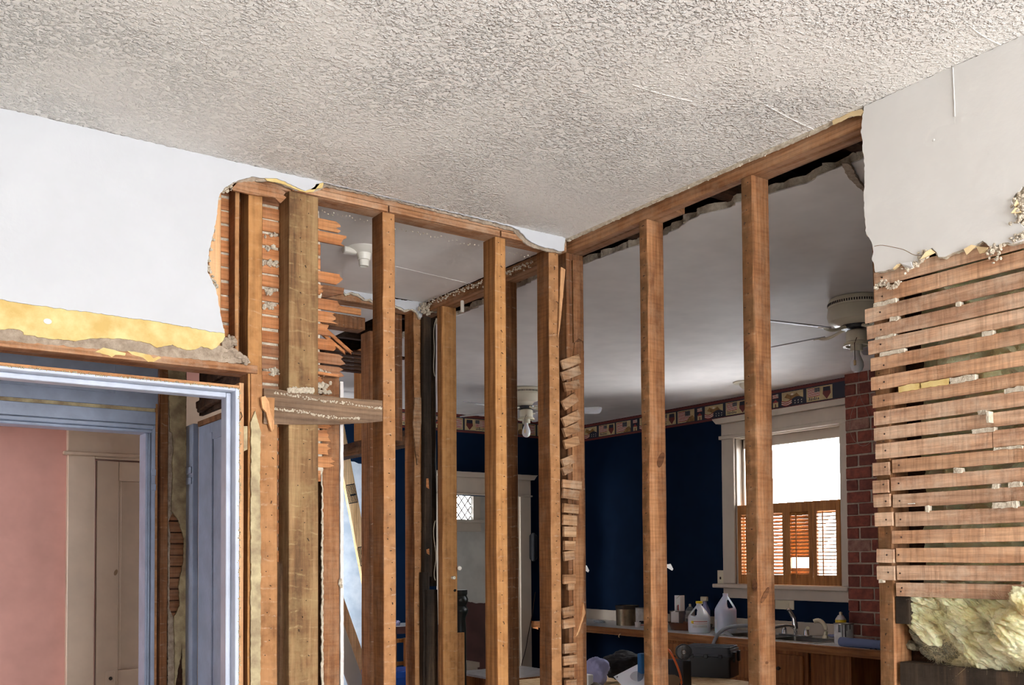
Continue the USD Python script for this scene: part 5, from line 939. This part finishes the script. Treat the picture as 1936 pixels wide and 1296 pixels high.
c = onz(1636, 1231, CZ); c[0] = 2.95; t = T('old_latch', 'small dark metal latch lying near the counter edge', 'latch'); t.p('bar', tube([c + [0, .045, .003], c + [0, .01, .005], c + [0.004, -.04, .003]], 0.0035, 6), 'nail', 40); t.p('boss', blob(c + [0, 0, .006], (0.012, 0.012, 0.006), 1, 0.2, 4, 1), 'nail', 40); t.done()
a = onz(1578, 1205, CZ); one('crumpled_paper', blob(a + [0, 0, 0.012], (0.05, 0.04, 0.014), 5, 0.5, 9, 3), 'cloth', 'crumpled grey-lilac rag beside the stained paint tin', 'rag')
for (px, py, rx, ry, lab, s) in ((1133, 1176, 0.02, 0.075, 'pale crumpled plastic bag at the far left end of the counter', 3), (1183, 1180, 0.02, 0.06, 'grey crumpled rag in front of the stock pot', 8)):
    c = onz(px, py, CZ + 0.012); one('rag', blob(c, (rx, ry, 0.013), s, 0.5, 9, 3), 'hose' if s == 3 else 'silverp', lab, 'rag')
c = onz(1206, 1187, CZ); one('white_cup', lathe([(0, 0.001), (0.022, 0.001), (0.027, 0.045), (0.025, 0.045), (0.02, 0.006), (0, 0.006)], c, 20), 'paper', 'small white paper cup beside the first right wall stud', 'cup', smooth=40)
c = onx(1172, 1201, 2.893); one('cup_hook', tube(curve([c + [0.012, 0, .005], c + [-.006, 0, 0], c + [-.01, .004, -.014], c + [-.002, .006, -.02]], 12), 0.004, 6), 'kraft', 'tiny brass knob under the counter edge at the far left', 'hook', smooth=40)

# ---- ceiling fans and fittings
def fan(c, label, ang):
    t = T('ceiling_fan', label, 'ceiling fan', 'ceiling fans')
    t.p('housing', lathe([(0.10, 0), (0.125, -0.003), (0.133, -0.02), (0.134, -0.04), (0.13, -0.044), (0.133, -0.05), (0.138, -0.085), (0.13, -0.115), (0.095, -0.135), (0, -0.137)][::-1], c, 48), 'fanivory', 40)
    t.p('vent_slots', cat([bx(-0.002, 0.002, -0.003, 0.003, -0.006, 0.006, 0).apply_translation([0.1335, 0, -0.031]).apply_transform(trimesh.transformations.rotation_matrix(a, [0, 0, 1])).apply_translation(c) for a in np.linspace(0, 6.283, 72)[:-1]]), 'darkrim', kind='stuff')
    t.p('flywheel', lathe([(0, -0.152), (0.07, -0.152), (0.075, -0.137), (0, -0.137)], c, 24), 'blackp', 40)
    t.p('light_kit', lathe([(0, -0.262), (0.03, -0.262), (0.03, -0.232), (0.055, -0.228), (0.058, -0.222), (0.05, -0.215), (0.05, -0.168), (0.044, -0.16), (0.02, -0.152), (0, -0.152)], c, 28), 'fanivory', 40)
    t.p('gallery', lathe([(0.052, -0.238), (0.064, -0.238), (0.062, -0.226), (0.052, -0.226)], c, 28), 'ivory', 40)
    t.p('bulb', lathe([(0, -0.37), (0.012, -0.368), (0.026, -0.358), (0.033, -0.338), (0.032, -0.32), (0.022, -0.295), (0.016, -0.278), (0.015, -0.262), (0, -0.262)], c, 24), 'bulb', 40)
    ch = c + np.array([-0.045, -0.03, 0])
    t.p('pull_chain', tube([c + [-0.03, -0.03, -0.19], ch + [-.012, 0, -0.235], ch + [-.012, 0, -0.318]], 0.0016, 5), 'nail'); t.p('chain_fob', lathe([(0, -0.345), (0.006, -0.343), (0.006, -0.32), (0, -0.316)], ch + [-.012, 0, 0], 8), 'kraft', 40)
    for k in range(5):
        a = ang + k * 2 * math.pi / 5; Rz = trimesh.transformations.rotation_matrix(a, [0, 0, 1])
        arm = tube(curve([(0.06, 0, -0.145), (0.10, 0, -0.158), (0.15, 0, -0.172), (0.2, 0.0, -0.165)], 10), 0.008, 8); pl = extr(Polygon([(0.16, -0.012), (0.2, -0.03), (0.225, -0.02), (0.225, 0.02), (0.2, 0.03), (0.16, 0.012)]), 'z', -0.169, -0.164)
        bl = extr(Polygon([(0.19, -0.035), (0.25, -0.052), (0.54, -0.064), (0.57, -0.05), (0.575, 0), (0.57, 0.05), (0.54, 0.064), (0.25, 0.052), (0.19, 0.035)]), 'z', -0.164, -0.158); rot(bl, math.radians(-14), [1, 0, 0], [0, 0, -0.16]); rot(pl, math.radians(-14), [1, 0, 0], [0, 0, -0.165])
        i = t.p('blade_arm', cat([arm, pl]).apply_transform(Rz).apply_translation(c), 'fanivory', 40); t.p('blade', bl.apply_transform(Rz).apply_translation(c), 'blade')
    return t.done()


fc = np.array([1.765, -0.07, H]); bd = onz(1405, 668, 2.65) - fc; fan1 = fan(fc, 'ivory ceiling fan with a bare bulb at the edge of the bare laths', math.atan2(bd[1], bd[0]))
c2 = onz(994, 735, H); copy(fan1, np.array([c2[0], c2[1], 0]) + fan1.base - [fc[0], fc[1], 0], 17, 'far ceiling fan with a bare bulb seen between two corner studs', 'ceiling fans')
c = onz(1412, 723, H); t = T('ceiling_light', 'small white eyeball ceiling light near the window wall', 'ceiling light'); t.p('trim_ring', lathe([(0.055, 0), (0.1, 0), (0.098, -0.008), (0.06, -0.014), (0.055, -0.012)][::-1], c, 36), 'fanivory', 40); t.p('eyeball', lathe([(0, -0.056), (0.03, -0.05), (0.05, -0.03), (0.056, -0.01), (0.055, 0), (0, 0)], c, 30), 'fanivory', 40); t.done()
c = onz(688, 470, H); t = T('lamp_holder', 'white porcelain lamp holder without a bulb on the passage ceiling', 'lamp holder'); t.p('base', lathe([(0, -0.022), (0.03, -0.022), (0.045, -0.012), (0.062, -0.006), (0.066, 0), (0, 0)], c, 32), 'porcelain', 40); t.p('socket', lathe([(0.016, -0.075), (0.02, -0.074), (0.021, -0.05), (0.026, -0.048), (0.03, -0.022), (0, -0.022), (0, -0.05), (0.016, -0.05)], c, 24), 'porcelain', 40); t.p('canopy_tab', bx(c[0] - 0.085, c[0] - 0.03, c[1] + 0.0, c[1] + 0.03, H - 0.028, H - 0.002, 0.004), 'porcelain', 40); t.done()

# ---- far wall: white door frame, little leaded window beyond
t = T('door_5', kind='structure'); yf = YD - 0.022
t.p('head_board', bx(1.9, 2.905, yf, YD, 2.115, 2.255, 0.003), 'cream', 40); t.p('crown', extr([(1.86, 2.30), (2.955, 2.30), (2.94, 2.288), (2.915, 2.255), (1.89, 2.255), (1.87, 2.288)], 'y', yf - 0.045, YD), 'cream'); t.p('fillet', bx(1.885, 2.92, yf - 0.012, YD, 2.1, 2.115, 0.004), 'cream', 40); t.p('side_casing', bx(2.785, 2.905, yf, YD, 0, 2.1, 0.004), 'cream', 40); t.p('side_casing', bx(1.9, 2.0, yf, YD, 0, 2.1, 0.004), 'cream', 40); t.p('jamb', bx(2.775, 2.789, YD, YD + 0.12, 0, 2.1, 0.001), 'cream'); t.done()
t = T('window_2', kind='structure')
t.p('casing', bx(VX0 - 0.06, VX0, 5.28, 5.32, VZ0 - 0.05, VZ1 + 0.06, 0.003), 'cream', 40); t.p('casing', bx(VX1, VX1 + 0.085, 5.28, 5.32, VZ0 - 0.05, VZ1 + 0.06, 0.003), 'cream', 40); t.p('head_casing', bx(VX0, VX1, 5.28, 5.32, VZ1, VZ1 + 0.06, 0.003), 'cream', 40); t.p('stool', bx(VX0 - 0.1, VX1 + 0.11, 5.25, 5.32, VZ0 - 0.03, VZ0, 0.004), 'cream', 40); t.p('apron', bx(VX0 - 0.07, VX1 + 0.09, 5.275, 5.3, VZ0 - 0.12, VZ0 - 0.03, 0.003), 'cream', 40)
t.p('pane', bx(VX0, VX1, 5.34, 5.343, VZ0, VZ1, 0), 'pane'); xs = np.arange(VX0 - 0.3, VX1 + 0.3, 0.075)
lead = unary_union([LineString([(x, VZ0), (x + s * 0.19, VZ1)]).buffer(0.003) for x in xs for s in (-1, 1)]).intersection(sbox(VX0, VZ0, VX1, VZ1)); t.p('lead_came', extr(lead, 'y', 5.335, 5.345), 'nail'); t.done()
p = [ony(x, y, YD - 0.03) for x, y in ((1012, 1120), (1008, 1150), (1003, 1180), (998, 1205), (994, 1228), (988, 1250), (984, 1268))]
one('hanging_cord', tube(curve(p, 30), 0.004, 6), 'nail', 'thin dark cord trailing down the white far door frame', 'cord', smooth=40)
p = onx(1008, 1035, 3.5); c = ony(1008, 1035, YD - 0.04); one('wall_phone', cat([bx(c[0] - 0.03, c[0] + 0.05, YD - 0.05, YD - 0.001, c[2] - 0.12, c[2] + 0.12, 0.015), bx(c[0] - 0.035, c[0] + 0.0, YD - 0.09, YD - 0.051, c[2] - 0.13, c[2] + 0.13, 0.015)]), 'blackp', 'black wall telephone on the blue wall right of the far door frame', 'telephone', smooth=40)
# turned dark newel and other things through the studs
c = ony(870, 1116, 3.4); zt = c[2]; r = 0.062
one('newel_post', lathe([(0, 0), (.045, 0), (.045, zt - .30), (.04, zt - .22), (.06, zt - .17), (.062, zt - .15), (.045, zt - .125), (.06, zt - .095), (.062, zt - .07), (.05, zt - .045), (.056, zt - .03), (.056, zt), (0, zt)], (c[0], 3.4, 0), 36), 'greenpost', 'turned black-green newel post behind the pale stud', 'post', smooth=40)

# ================================================================== LOOSE THINGS, lower part of the picture
# work table between the right wall and the counter
TZ = 0.79
tc = onz(1330, 1290, TZ)
t = T('work_table', 'rough board work table carrying the tool case', 'table')
for k in range(4): t.p('plank', timber(1.45 + 0.17 * k, 1.61 + 0.17 * k, 0.55, 1.38, TZ - 0.03, TZ - 0.001 * (k % 2), 'y', 0.001, 0.003, 0.1, 300 + k), 'pine', 40)
for x in (1.5, 2.05):
    for y in (0.62, 1.3): t.p('leg', bx(x, x + 0.06, y, y + 0.06, 0, TZ - 0.031, 0.003), 'pine')
t.done()
b0 = onz(1392, 1262, TZ); b1 = onz(1320, 1292, TZ)
# tool case: long side seen between the studs
cx, cy = onz(1346, 1283, TZ)[:2]; ang = math.radians(-62)
def place(m, z=TZ): m = rot(m, ang, [0, 0, 1], [0, 0, 0]); m.apply_translation([cx + 0.09, cy + 0.09, z]); return m
t = T('tool_case', 'black ribbed plastic tool case with dark grey lid on the work table', 'case')
w, d, h = 0.155, 0.12, 0.125
def shell(z0, z1, s, b): return rough(sbox(-w * s, -d * s, w * s, d * s).exterior.coords, 0, 0.5).buffer(0)
def rbox(x, y, z0, z1, r): return extr(sbox(-x + r, -y + r, x - r, y - r).buffer(r, 4), 'z', z0, z1)
t.p('base', place(cat([rbox(w * .96, d * .96, 0.002, h, .02), rbox(w, d, h - 0.012, h + 0.004, .022)])), 'blackp', 40)
lid = [rbox(w, d, h + 0.006, h + 0.022, .022), rbox(w * .97, d * .97, h + 0.022, h + 0.05, .022), rbox(w * .93, d * .92, h + 0.05, h + 0.064, .022)] + [bx(-w * .9, w * .9, y - 0.006, y + 0.006, h + 0.063, h + 0.068, 0.002) for y in (-0.07, -0.025, 0.025, 0.07)]
t.p('lid', place(cat(lid)), 'caselid', 40)
for x in (-0.09, 0, 0.09): t.p('hinge', place(bx(x - 0.012, x + 0.012, -d - 0.006, -d + 0.004, h - 0.006, h + 0.02, 0.003)), 'blackp', 40)
for y in (-0.05, 0.05): t.p('latch', place(bx(w - 0.002, w + 0.014, y - 0.018, y + 0.018, h - 0.03, h + 0.035, 0.004)), 'blackp', 40)
t.p('handle', place(tube(curve([(-w * .6, d, h - .03), (-w * .6, d + .03, h - .03), (w * .6, d + .03, h - .03), (w * .6, d, h - .03)], 14), 0.008, 8)), 'blackp', 40); t.done()
# flashlight lying left of the case
c = onz(1294, 1236, TZ + 0.19); fdir = np.array([-0.62, -0.78, 0.02]); fdir /= np.linalg.norm(fdir)
t = T('flashlight', 'big black flashlight with a clear lens, resting beside the tool case', 'flashlight'); Rm = trimesh.geometry.align_vectors([0, 0, 1], fdir)
c = onx(1293, 1234, 1.62)
def fl(m): return m.apply_transform(Rm).apply_translation(c)
t.p('barrel', fl(lathe([(0, -0.22), (.026, -0.22), (.026, -0.08), (.036, -0.05), (.047, -.02), (.047, 0.004), (.041, 0.004), (.04, -0.002), (0, -0.03)], (0, 0, 0), 28)), 'blackp', 40); t.p('reflector', fl(lathe([(0, -0.028), (.02, -.02), (.039, -.002), (.0385, -.001), (0.018, -.017), (0, -.025)], (0, 0, 0), 28)), 'chrome', 40); t.p('lens', fl(lathe([(0, 0), (.04, 0), (.04, .003), (0, .004)], (0, 0, 0), 28)), 'pane', 40); t.done()
z = c[2] - 0.048
one('stacked_box', bx(c[0] - 0.02, c[0] + 0.05, c[1] - 0.01, c[1] + 0.12, TZ + 0.001, z, 0.004), 'blackp', 'dark box under the flashlight, behind the first right wall stud', 'box')
p = [onx(x, y, 1.5) for x, y in ((1266, 1232), (1274, 1246), (1281, 1262), (1287, 1282), (1288, 1300))]
one('orange_cord', tube(curve([p[0] + [0.02, 0.05, 0]] + p, 30), 0.0065, 10), 'orange', 'orange extension cord curving down in front of the tool case', 'cord', smooth=40)
q = [onx(x, y, 1.49) for x, y in ((1262, 1276), (1276, 1277), (1283, 1281), (1286, 1287), (1283, 1296), (1284, 1310), (1262, 1310))]; one('torn_cardboard', extr(rough([(v[1], v[2]) for v in q], 0.003, 0.006, 3), 'x', 1.49, 1.494), 'card', 'torn piece of grey-brown cardboard at the bottom beside the orange cord', 'cardboard')
# left group below the counter: cloths, plastic lid, blue cup
lt = T('side_table', 'low rough bench piled with cloths behind the corner post', 'bench'); LZ2 = 0.74
lt.p('top', timber(1.1, 1.95, 1.4, 2.2, LZ2 - 0.035, LZ2, 'y', 0.001, 0.003, 0.1, 310), 'pine', 40)
for x in (1.15, 1.85):
    for y in (1.45, 2.1): lt.p('leg', bx(x, x + 0.05, y, y + 0.05, 0, LZ2 - 0.036, 0.003), 'pine')
lt.done()
def heap(px, py, X, r, lab, m, seed, amp=0.4, freq=7, nm='cloth', cat_='cloth'):
    c = onx(px, py, X); one(nm, blob(c, r, seed, amp, freq, 4), m, lab, cat_, smooth=True)


heap(1128, 1268, 1.45, (0.07, 0.075, 0.085), 'lavender cloth draped in a peak right of the corner post', 'cloth', 3, 0.35, 6)
heap(1124, 1306, 1.25, (0.06, 0.07, 0.045), 'rust-edged brown cloth bag at the bottom right of the corner post', 'bagbrown', 5, 0.25, 4, 'bag', 'bag')
heap(1180, 1258, 1.75, (0.12, 0.15, 0.085), 'black jacket heaped behind the plastic lid', 'blackcloth', 7, 0.5, 8, 'jacket', 'jacket')
p = [onx(1106, 1275, 1.22), onx(1117, 1275, 1.22), onx(1117, 1310, 1.22), onx(1106, 1310, 1.22)]; one('white_tin', bx(1.2, 1.24, min(v[1] for v in p), max(v[1] for v in p), LZ2, p[0][2], 0.003), 'paper', 'narrow white box edge at the foot of the corner post', 'box')
A = onx(1160, 1280, 1.4); u = onx(1205, 1257, 1.42) - A; v = onx(1184, 1306, 1.34) - A
t = T('plastic_tray', 'clear plastic moulded tray tilted on the bench, left of the blue box', 'tray'); nrm = np.cross(u, v); nrm /= np.linalg.norm(nrm)
def slab(a0, a1, b0, b1, h0, h1): return trimesh.convex.convex_hull(np.array([A + u * a + v * b + nrm * h for a in (a0, a1) for b in (b0, b1) for h in (h0, h1)]))
t.p('sheet', slab(0, 1.25, 0, 1.2, 0, 0.004), 'whitep'); cc = A + u * .72 + v * .62
t.p('dome', blob(cc, (0.05, 0.05, 0.03), 2, 0.05, 3, 3), 'lens', 40)
for a, b in ((.1, .12), (1.1, .1)): t.p('rivet', blob(A + u * a + v * b, (0.006, 0.006, 0.006), 1, 0.1, 3, 1), 'silverp', 40)
t.done()
c = onx(1212, 1236, 1.38); bt = onx(1212, 1285, 1.38); one('blue_cup', bx(1.36, 1.40, c[1] - 0.022, c[1] + 0.012, LZ2 + 0.0, c[2], 0.004), 'bluep', 'tall blue plastic box left of the first right wall stud', 'box')
for px, py, X, lab in ((1104, 1076, D0 - 0.02, 'curl of white paper stuck on the edge of the corner post'), (1263, 1073, 0.06, 'scrap of pale paper stuck to the oval-knot stud')):
    yq = 0.05 if px < 1200 else -0.42; q = [ony(px - 3, py - 5, yq), ony(px + 5, py - 6, yq), ony(px + 10, py + 4, yq), ony(px + 8, py + 7, yq), ony(px - 2, py + 1, yq)]
    q = np.array(q); one('paper_scrap', trimesh.convex.convex_hull(np.vstack([q, q + [0.003, 0.003, 0.001]])), 'paper', lab, 'paper scrap')
# red-brown cabinet with white top behind the corner studs
a = ony(982, 1283, 3.2); c = ony(1030, 1273, 3.2)
t = T('red_cabinet', 'reddish wooden cabinet with a dusty white top behind the corner studs', 'cabinet')
zt = a[2] + 0.02; t.p('top', bx(a[0] - 0.25, a[0] + 0.42, 3.1, 3.75, zt - 0.02, zt, 0.003), 'laminate'); t.p('body', bx(a[0] - 0.23, a[0] + 0.40, 3.13, 3.73, 0, zt - 0.0205, 0.004), 'oak'); t.p('edge', bx(a[0] - 0.251, a[0] + 0.42, 3.08, 3.0995, zt - 0.06, zt - 0.004, 0.003), 'oak'); t.done()
c = ony(1015, 1189, 2.0); one('wood_sliver', trimesh.convex.convex_hull(np.array([ony(1006, 1188, .098), ony(1017, 1186, .098), ony(1018, 1191, .098), ony(1017, 1188, .106)])), 'lath', 'reddish sliver of wood jutting out beside the last left wall stud', 'splinter')
# white moulding offcut
q = [ony(x, y, 3.9) for x, y in ((883, 1249), (907, 1253), (907, 1262), (903, 1263), (904, 1275), (901, 1285), (899, 1320), (882, 1320))]
one('moulding_offcut', extr([(v[0], v[2]) for v in q], 'y', 3.9, 3.93), 'cream', 'white moulded baseboard offcut beside the newel post', 'moulding')
c = ony(877, 1205, 2.6); one('upright_board', timber(c[0] - 0.055, c[0] + 0.006, 2.6, 2.62, 0, c[2] + 0.03, 'z', 0.001, 0.002, 0.1, 320), 'stud_new', 'upright pine board just right of the pale stud, low down', 'board', smooth=40)
# leaning 2x4 with grade stamps, leaning boards
def lean(p, q, w, dpt, m, name, label, seed, stamps=()):
    """A board along p-q leaning in the plane of the far wall: w across, dpt deep."""
    p, q = np.array(p), np.array(q); L = np.linalg.norm(q - p); d = (q - p) / L; a = np.cross(d, [0, 1, 0]); a /= np.linalg.norm(a); n_ = np.cross(a, d)
    X = np.eye(4); X[:3, 0], X[:3, 1], X[:3, 2], X[:3, 3] = a, n_, d, p
    t = T(name, label, 'board'); t.p('timber', timber(-w / 2, w / 2, 0, dpt, 0, L, 'z', 0.0008, 0.003, 0.1, seed).apply_transform(X), m, 40)
    for (s, l) in stamps:
        dec = [sbox(-w * .42, s, w * .42, s + 0.006), sbox(-w * .42, s + l, w * .42, s + l + 0.006)] + [sbox(-w * .42 + w * .84 * i / 6, s, -w * .42 + w * .84 * i / 6 + 0.004, s + l) for i in range(7)] + [sbox(-w * .35, s + l * .4, w * .2, s + l * .5)]
        g = extr(unary_union(dec), 'y', -0.0008, 0.0); g2 = g.copy(); t.p('grade_stamp', g.apply_transform(X), 'drip')
    t.done()


pt, pb = ony(652, 862, 3.7), ony(700, 1120, 3.7); f = (pt - pb) / (pt - pb)[2]; foot = pb + f * (0.02 - pb[2])
lean(foot, pt + f * 0.35, 0.085, 0.04, 'pine', 'leaning_stud', 'new pale two-by-four with grade stamps leaning against the far blue wall', 330, ((1.50, 0.14), (1.98, 0.14)))
pt, pb = ony(640, 1140, 3.3), ony(683, 1262, 3.3); f = (pt - pb) / (pt - pb)[2]; foot = pb + f * (0.02 - pb[2])
lean(foot, pt + f * 0.2, 0.10, 0.03, 'raw', 'leaning_board', 'orange wooden board leaning at a slant left of the dark inner stud', 331)
pt, pb = ony(645, 1210, 3.15), ony(683, 1318, 3.15); f = (pt - pb) / (pt - pb)[2]; foot = pb + f * (0.02 - pb[2])
lean(foot, pt + f * 0.2, 0.11, 0.03, 'cream', 'leaning_trim', 'cream painted trim board leaning under the orange slanted board', 332)
# shelf, crate and bin beyond the inner studs
a = ony(757, 1188, 3.6); t = T('white_shelf', 'white-topped shelf unit seen between the inner studs', 'shelf'); t.p('top', bx(a[0] - 0.06, a[0] + 0.4, 3.6, 3.95, a[2] - 0.02, a[2] + 0.012, 0.003), 'laminate'); t.p('edge', bx(a[0] - 0.06, a[0] + 0.4, 3.585, 3.5995, a[2] - 0.045, a[2] + 0.01, 0.002), 'red')
for x in (-0.05, 0.36): t.p('leg', bx(a[0] + x, a[0] + x + 0.03, 3.62, 3.93, 0, a[2] - 0.0205, 0.002), 'oak')
t.done()
c = ony(749, 1180, 3.7); one('small_rag', blob(c, (0.03, 0.03, 0.03), 3, 0.5, 8, 3), 'cloth', 'small lilac rag on the white-topped shelf', 'rag')
a = ony(752, 1208, 3.44); bq = ony(752, 1268, 3.44); t = T('wooden_crate', 'slatted wooden crate standing under the white-topped shelf', 'crate')
for x in (-0.04, 0.06, 0.16): t.p('upright', bx(a[0] + x, a[0] + x + 0.03, 3.44, 3.465, bq[2] - 0.1, a[2], 0.002), 'shutter')
for z in (a[2] - 0.035, bq[2] + 0.03, bq[2] - 0.05): t.p('slat', bx(a[0] - 0.04, a[0] + 0.19, 3.466, 3.48, z, z + 0.03, 0.002), 'shutter')
for x in (-0.04, 0.16): t.p('side', bx(a[0] + x, a[0] + x + 0.03, 3.481, 3.58, 0, a[2], 0.002), 'shutter')
t.done()
a = ony(757, 1270, 2.75); t = T('blue_bin', 'bright blue plastic bin in front of the slatted crate', 'bin'); w = 0.17
V = np.array([(a[0] + sx * s, 2.75 + 0.12 * sy2 * s / w + 0.12, z) for z, s in ((0.3, 0.13), (a[2], w)) for sx, sy2 in ((-1, -1), (1, -1), (1, 1), (-1, 1))]); t.p('tub', trimesh.convex.convex_hull(V), 'bluebin'); zz = ony(757, 1283, 2.75)[2]; t.p('rim', bx(a[0] - w - 0.01, a[0] + w + 0.01, 2.725, 2.74, zz, a[2], 0.004), 'bluebin', 40); t.done()
one('bin_stand', bx(a[0] - 0.16, a[0] + 0.16, 2.74, 2.98, 0, 0.299, 0.005), 'card', 'cardboard box carrying the blue bin', 'box')

# ---- insulation spilling under the laths at the right, and behind them
t = T('insulation', 'fluffy yellow fibreglass insulation bulging out under the laths', 'insulation')
rs = np.random.RandomState(11); wads = []
def fluff(c, r, s):
    m = trimesh.creation.icosphere(4); v = np.array(m.vertices); q = v * 1.3 + s * 5.3
    d = 1 + 0.8 * (meshkit.fbm(q * 1.5, 5, s) - 0.5) + 0.3 * (meshkit.fbm(q * 5, 4, s + 3) - 0.5)
    X = trimesh.transformations.euler_matrix(rs.uniform(0.2, 0.9), rs.uniform(-.3, .3), rs.uniform(-.2, .2))[:3, :3]
    return trimesh.Trimesh((v * d[:, None] * r) @ X.T + c, m.faces, process=False)


spots = [(1736, 1150, 1.0, 0), (1742, 1175, .9, 0)]
for a in np.linspace(1762, 1960, 9):
    for b in (1138, 1162, 1188): spots.append((a + rs.uniform(-10, 10), b + rs.uniform(-7, 7), rs.uniform(.8, 1.25), 0))
for a in np.linspace(1840, 1960, 6): spots.append((a, 1215 + rs.uniform(-6, 8), rs.uniform(.9, 1.2), 0)); spots.append((a + 8, 1240 + rs.uniform(-6, 6), .9, 0))
spots += [(1740, 1205, .6, 1), (1765, 1215, .8, 1), (1795, 1222, .8, 1), (1815, 1212, .7, 1), (1752, 1232, .5, 1), (1783, 1238, .5, 1), (1728, 1222, .45, 1), (1815, 1255, .35, 0), (1832, 1250, .4, 0), (1800, 1205, .35, 0), (1920, 1200, 1.3, 2), (1945, 1180, 1.4, 2), (1935, 1225, 1.2, 2), (1955, 1150, 1.3, 2)] + [(1975 + 24 * (i % 9), 1150 + 40 * (i // 9), 1.2, 0) for i in range(27)]
for k, (px, py, s_, kind_) in enumerate(spots):
    c = onx(px, py, (0.07, 0.085, 0.025)[kind_] + rs.uniform(-.012, .012)); r = np.array([0.034, 0.056, 0.027]) * s_; wads.append((c, r)); t.p('wad', fluff(c, r, k + 1), 'dirtyins' if kind_ == 1 else 'insul', True)
t.done()
t = T('insulation', 'dim yellow insulation showing through the gaps between the bare laths', 'insulation')
Y, Z = np.meshgrid(np.linspace(-3.28, -1.47, 220), np.linspace(1.43, 2.32, 130)); D = 0.075 - 0.075 * (meshkit.fbm(np.stack([Y * 14, Z * 20, Y * 0], -1), 4, 3) - 0.35); D = np.where(Y > -1.53, D + 0.03, D); n1, n2 = Y.shape
V = np.stack([D, Y, Z], -1).reshape(-1, 3); F = [(i * n2 + j, i * n2 + j + 1, (i + 1) * n2 + j + 1) for i in range(n1 - 1) for j in range(n2 - 1)] + [(i * n2 + j, (i + 1) * n2 + j + 1, (i + 1) * n2 + j) for i in range(n1 - 1) for j in range(n2 - 1)]
V2 = np.vstack([V, V * [0, 1, 1] + [0.108, 0, 0]]); nn = len(V); F2 = F + [(a + nn, c + nn, b + nn) for a, b, c in F]; t.p('batt', trimesh.Trimesh(V2, F2, process=False), 'insul', True); t.done()
# fibres standing off the spilling insulation
def fibres(path, n, seed):
    rs = np.random.RandomState(seed); P, W, N = [], [], []
    for _ in range(n):
        c, r = wads[rs.randint(len(wads))]; u = rs.randn(3); u[0] = -abs(u[0]); u /= np.linalg.norm(u); p = c + u * r * rs.uniform(0.7, 1.05)
        if p[1] > -1.49: continue
        d = u * 0.15 + rs.randn(3) * 0.7; d[2] -= 0.2; d /= np.linalg.norm(d); L = rs.uniform(0.008, 0.026)
        e = rs.randn(3) * 0.55
        for s in (0, .33, .66, 1): P.append(p + d * L * s + e * L * s * s); W.append(0.00045 * (1 - 0.6 * s))
        N.append(4)
    b = UsdGeom.BasisCurves.Define(stage, path); b.CreateTypeAttr('cubic'); b.CreateBasisAttr('catmullRom'); b.CreateCurveVertexCountsAttr(N); b.CreatePointsAttr(Vt.Vec3fArray.FromNumpy(np.array(P, np.float32))); b.CreateWidthsAttr(Vt.FloatArray.FromNumpy(np.array(W, np.float32))); b.SetWidthsInterpolation('vertex')
    UsdShade.MaterialBindingAPI.Apply(b.GetPrim()).Bind(M['insul']); tag(b.GetPrim(), kind='stuff')


# parent of the fibres: the first insulation thing; its translation is undone in the points
ins = UsdGeom.Xform.Get(stage, '/World/insulation')
fibres('/World/insulation/fibres', 34000, 4)
off = Gf.Vec3f(*[-v for v in ins.GetPrim().GetAttribute('xformOp:translate').Get()]); bc = UsdGeom.BasisCurves.Get(stage, '/World/insulation/fibres'); bc.GetPointsAttr().Set(Vt.Vec3fArray([Gf.Vec3f(p) + off for p in bc.GetPointsAttr().Get()]))
a, b_ = onx(1710, 1265, 0.05), onx(1936, 1290, 0.05)
one('wall_rail', timber(0.03, 0.1, -3.2, onx(1710, 1265, 0.05)[1], a[2] - 0.045, a[2] + 0.02, 'y', 0.001, 0.003, 0.1, 340), 'char', 'dark horizontal rail under the spilled insulation', 'rail', smooth=40)
q = onx(1693, 1155, 0.03); one('wood_block', timber(0.028, 0.1, q[1] - 0.045, q[1], onx(1705, 1180, .03)[2], 1.425, 'z', 0.001, 0.003, 0.05, 341), 'char', 'dark wood block beside the lath stud, left of the insulation', 'block', smooth=40)
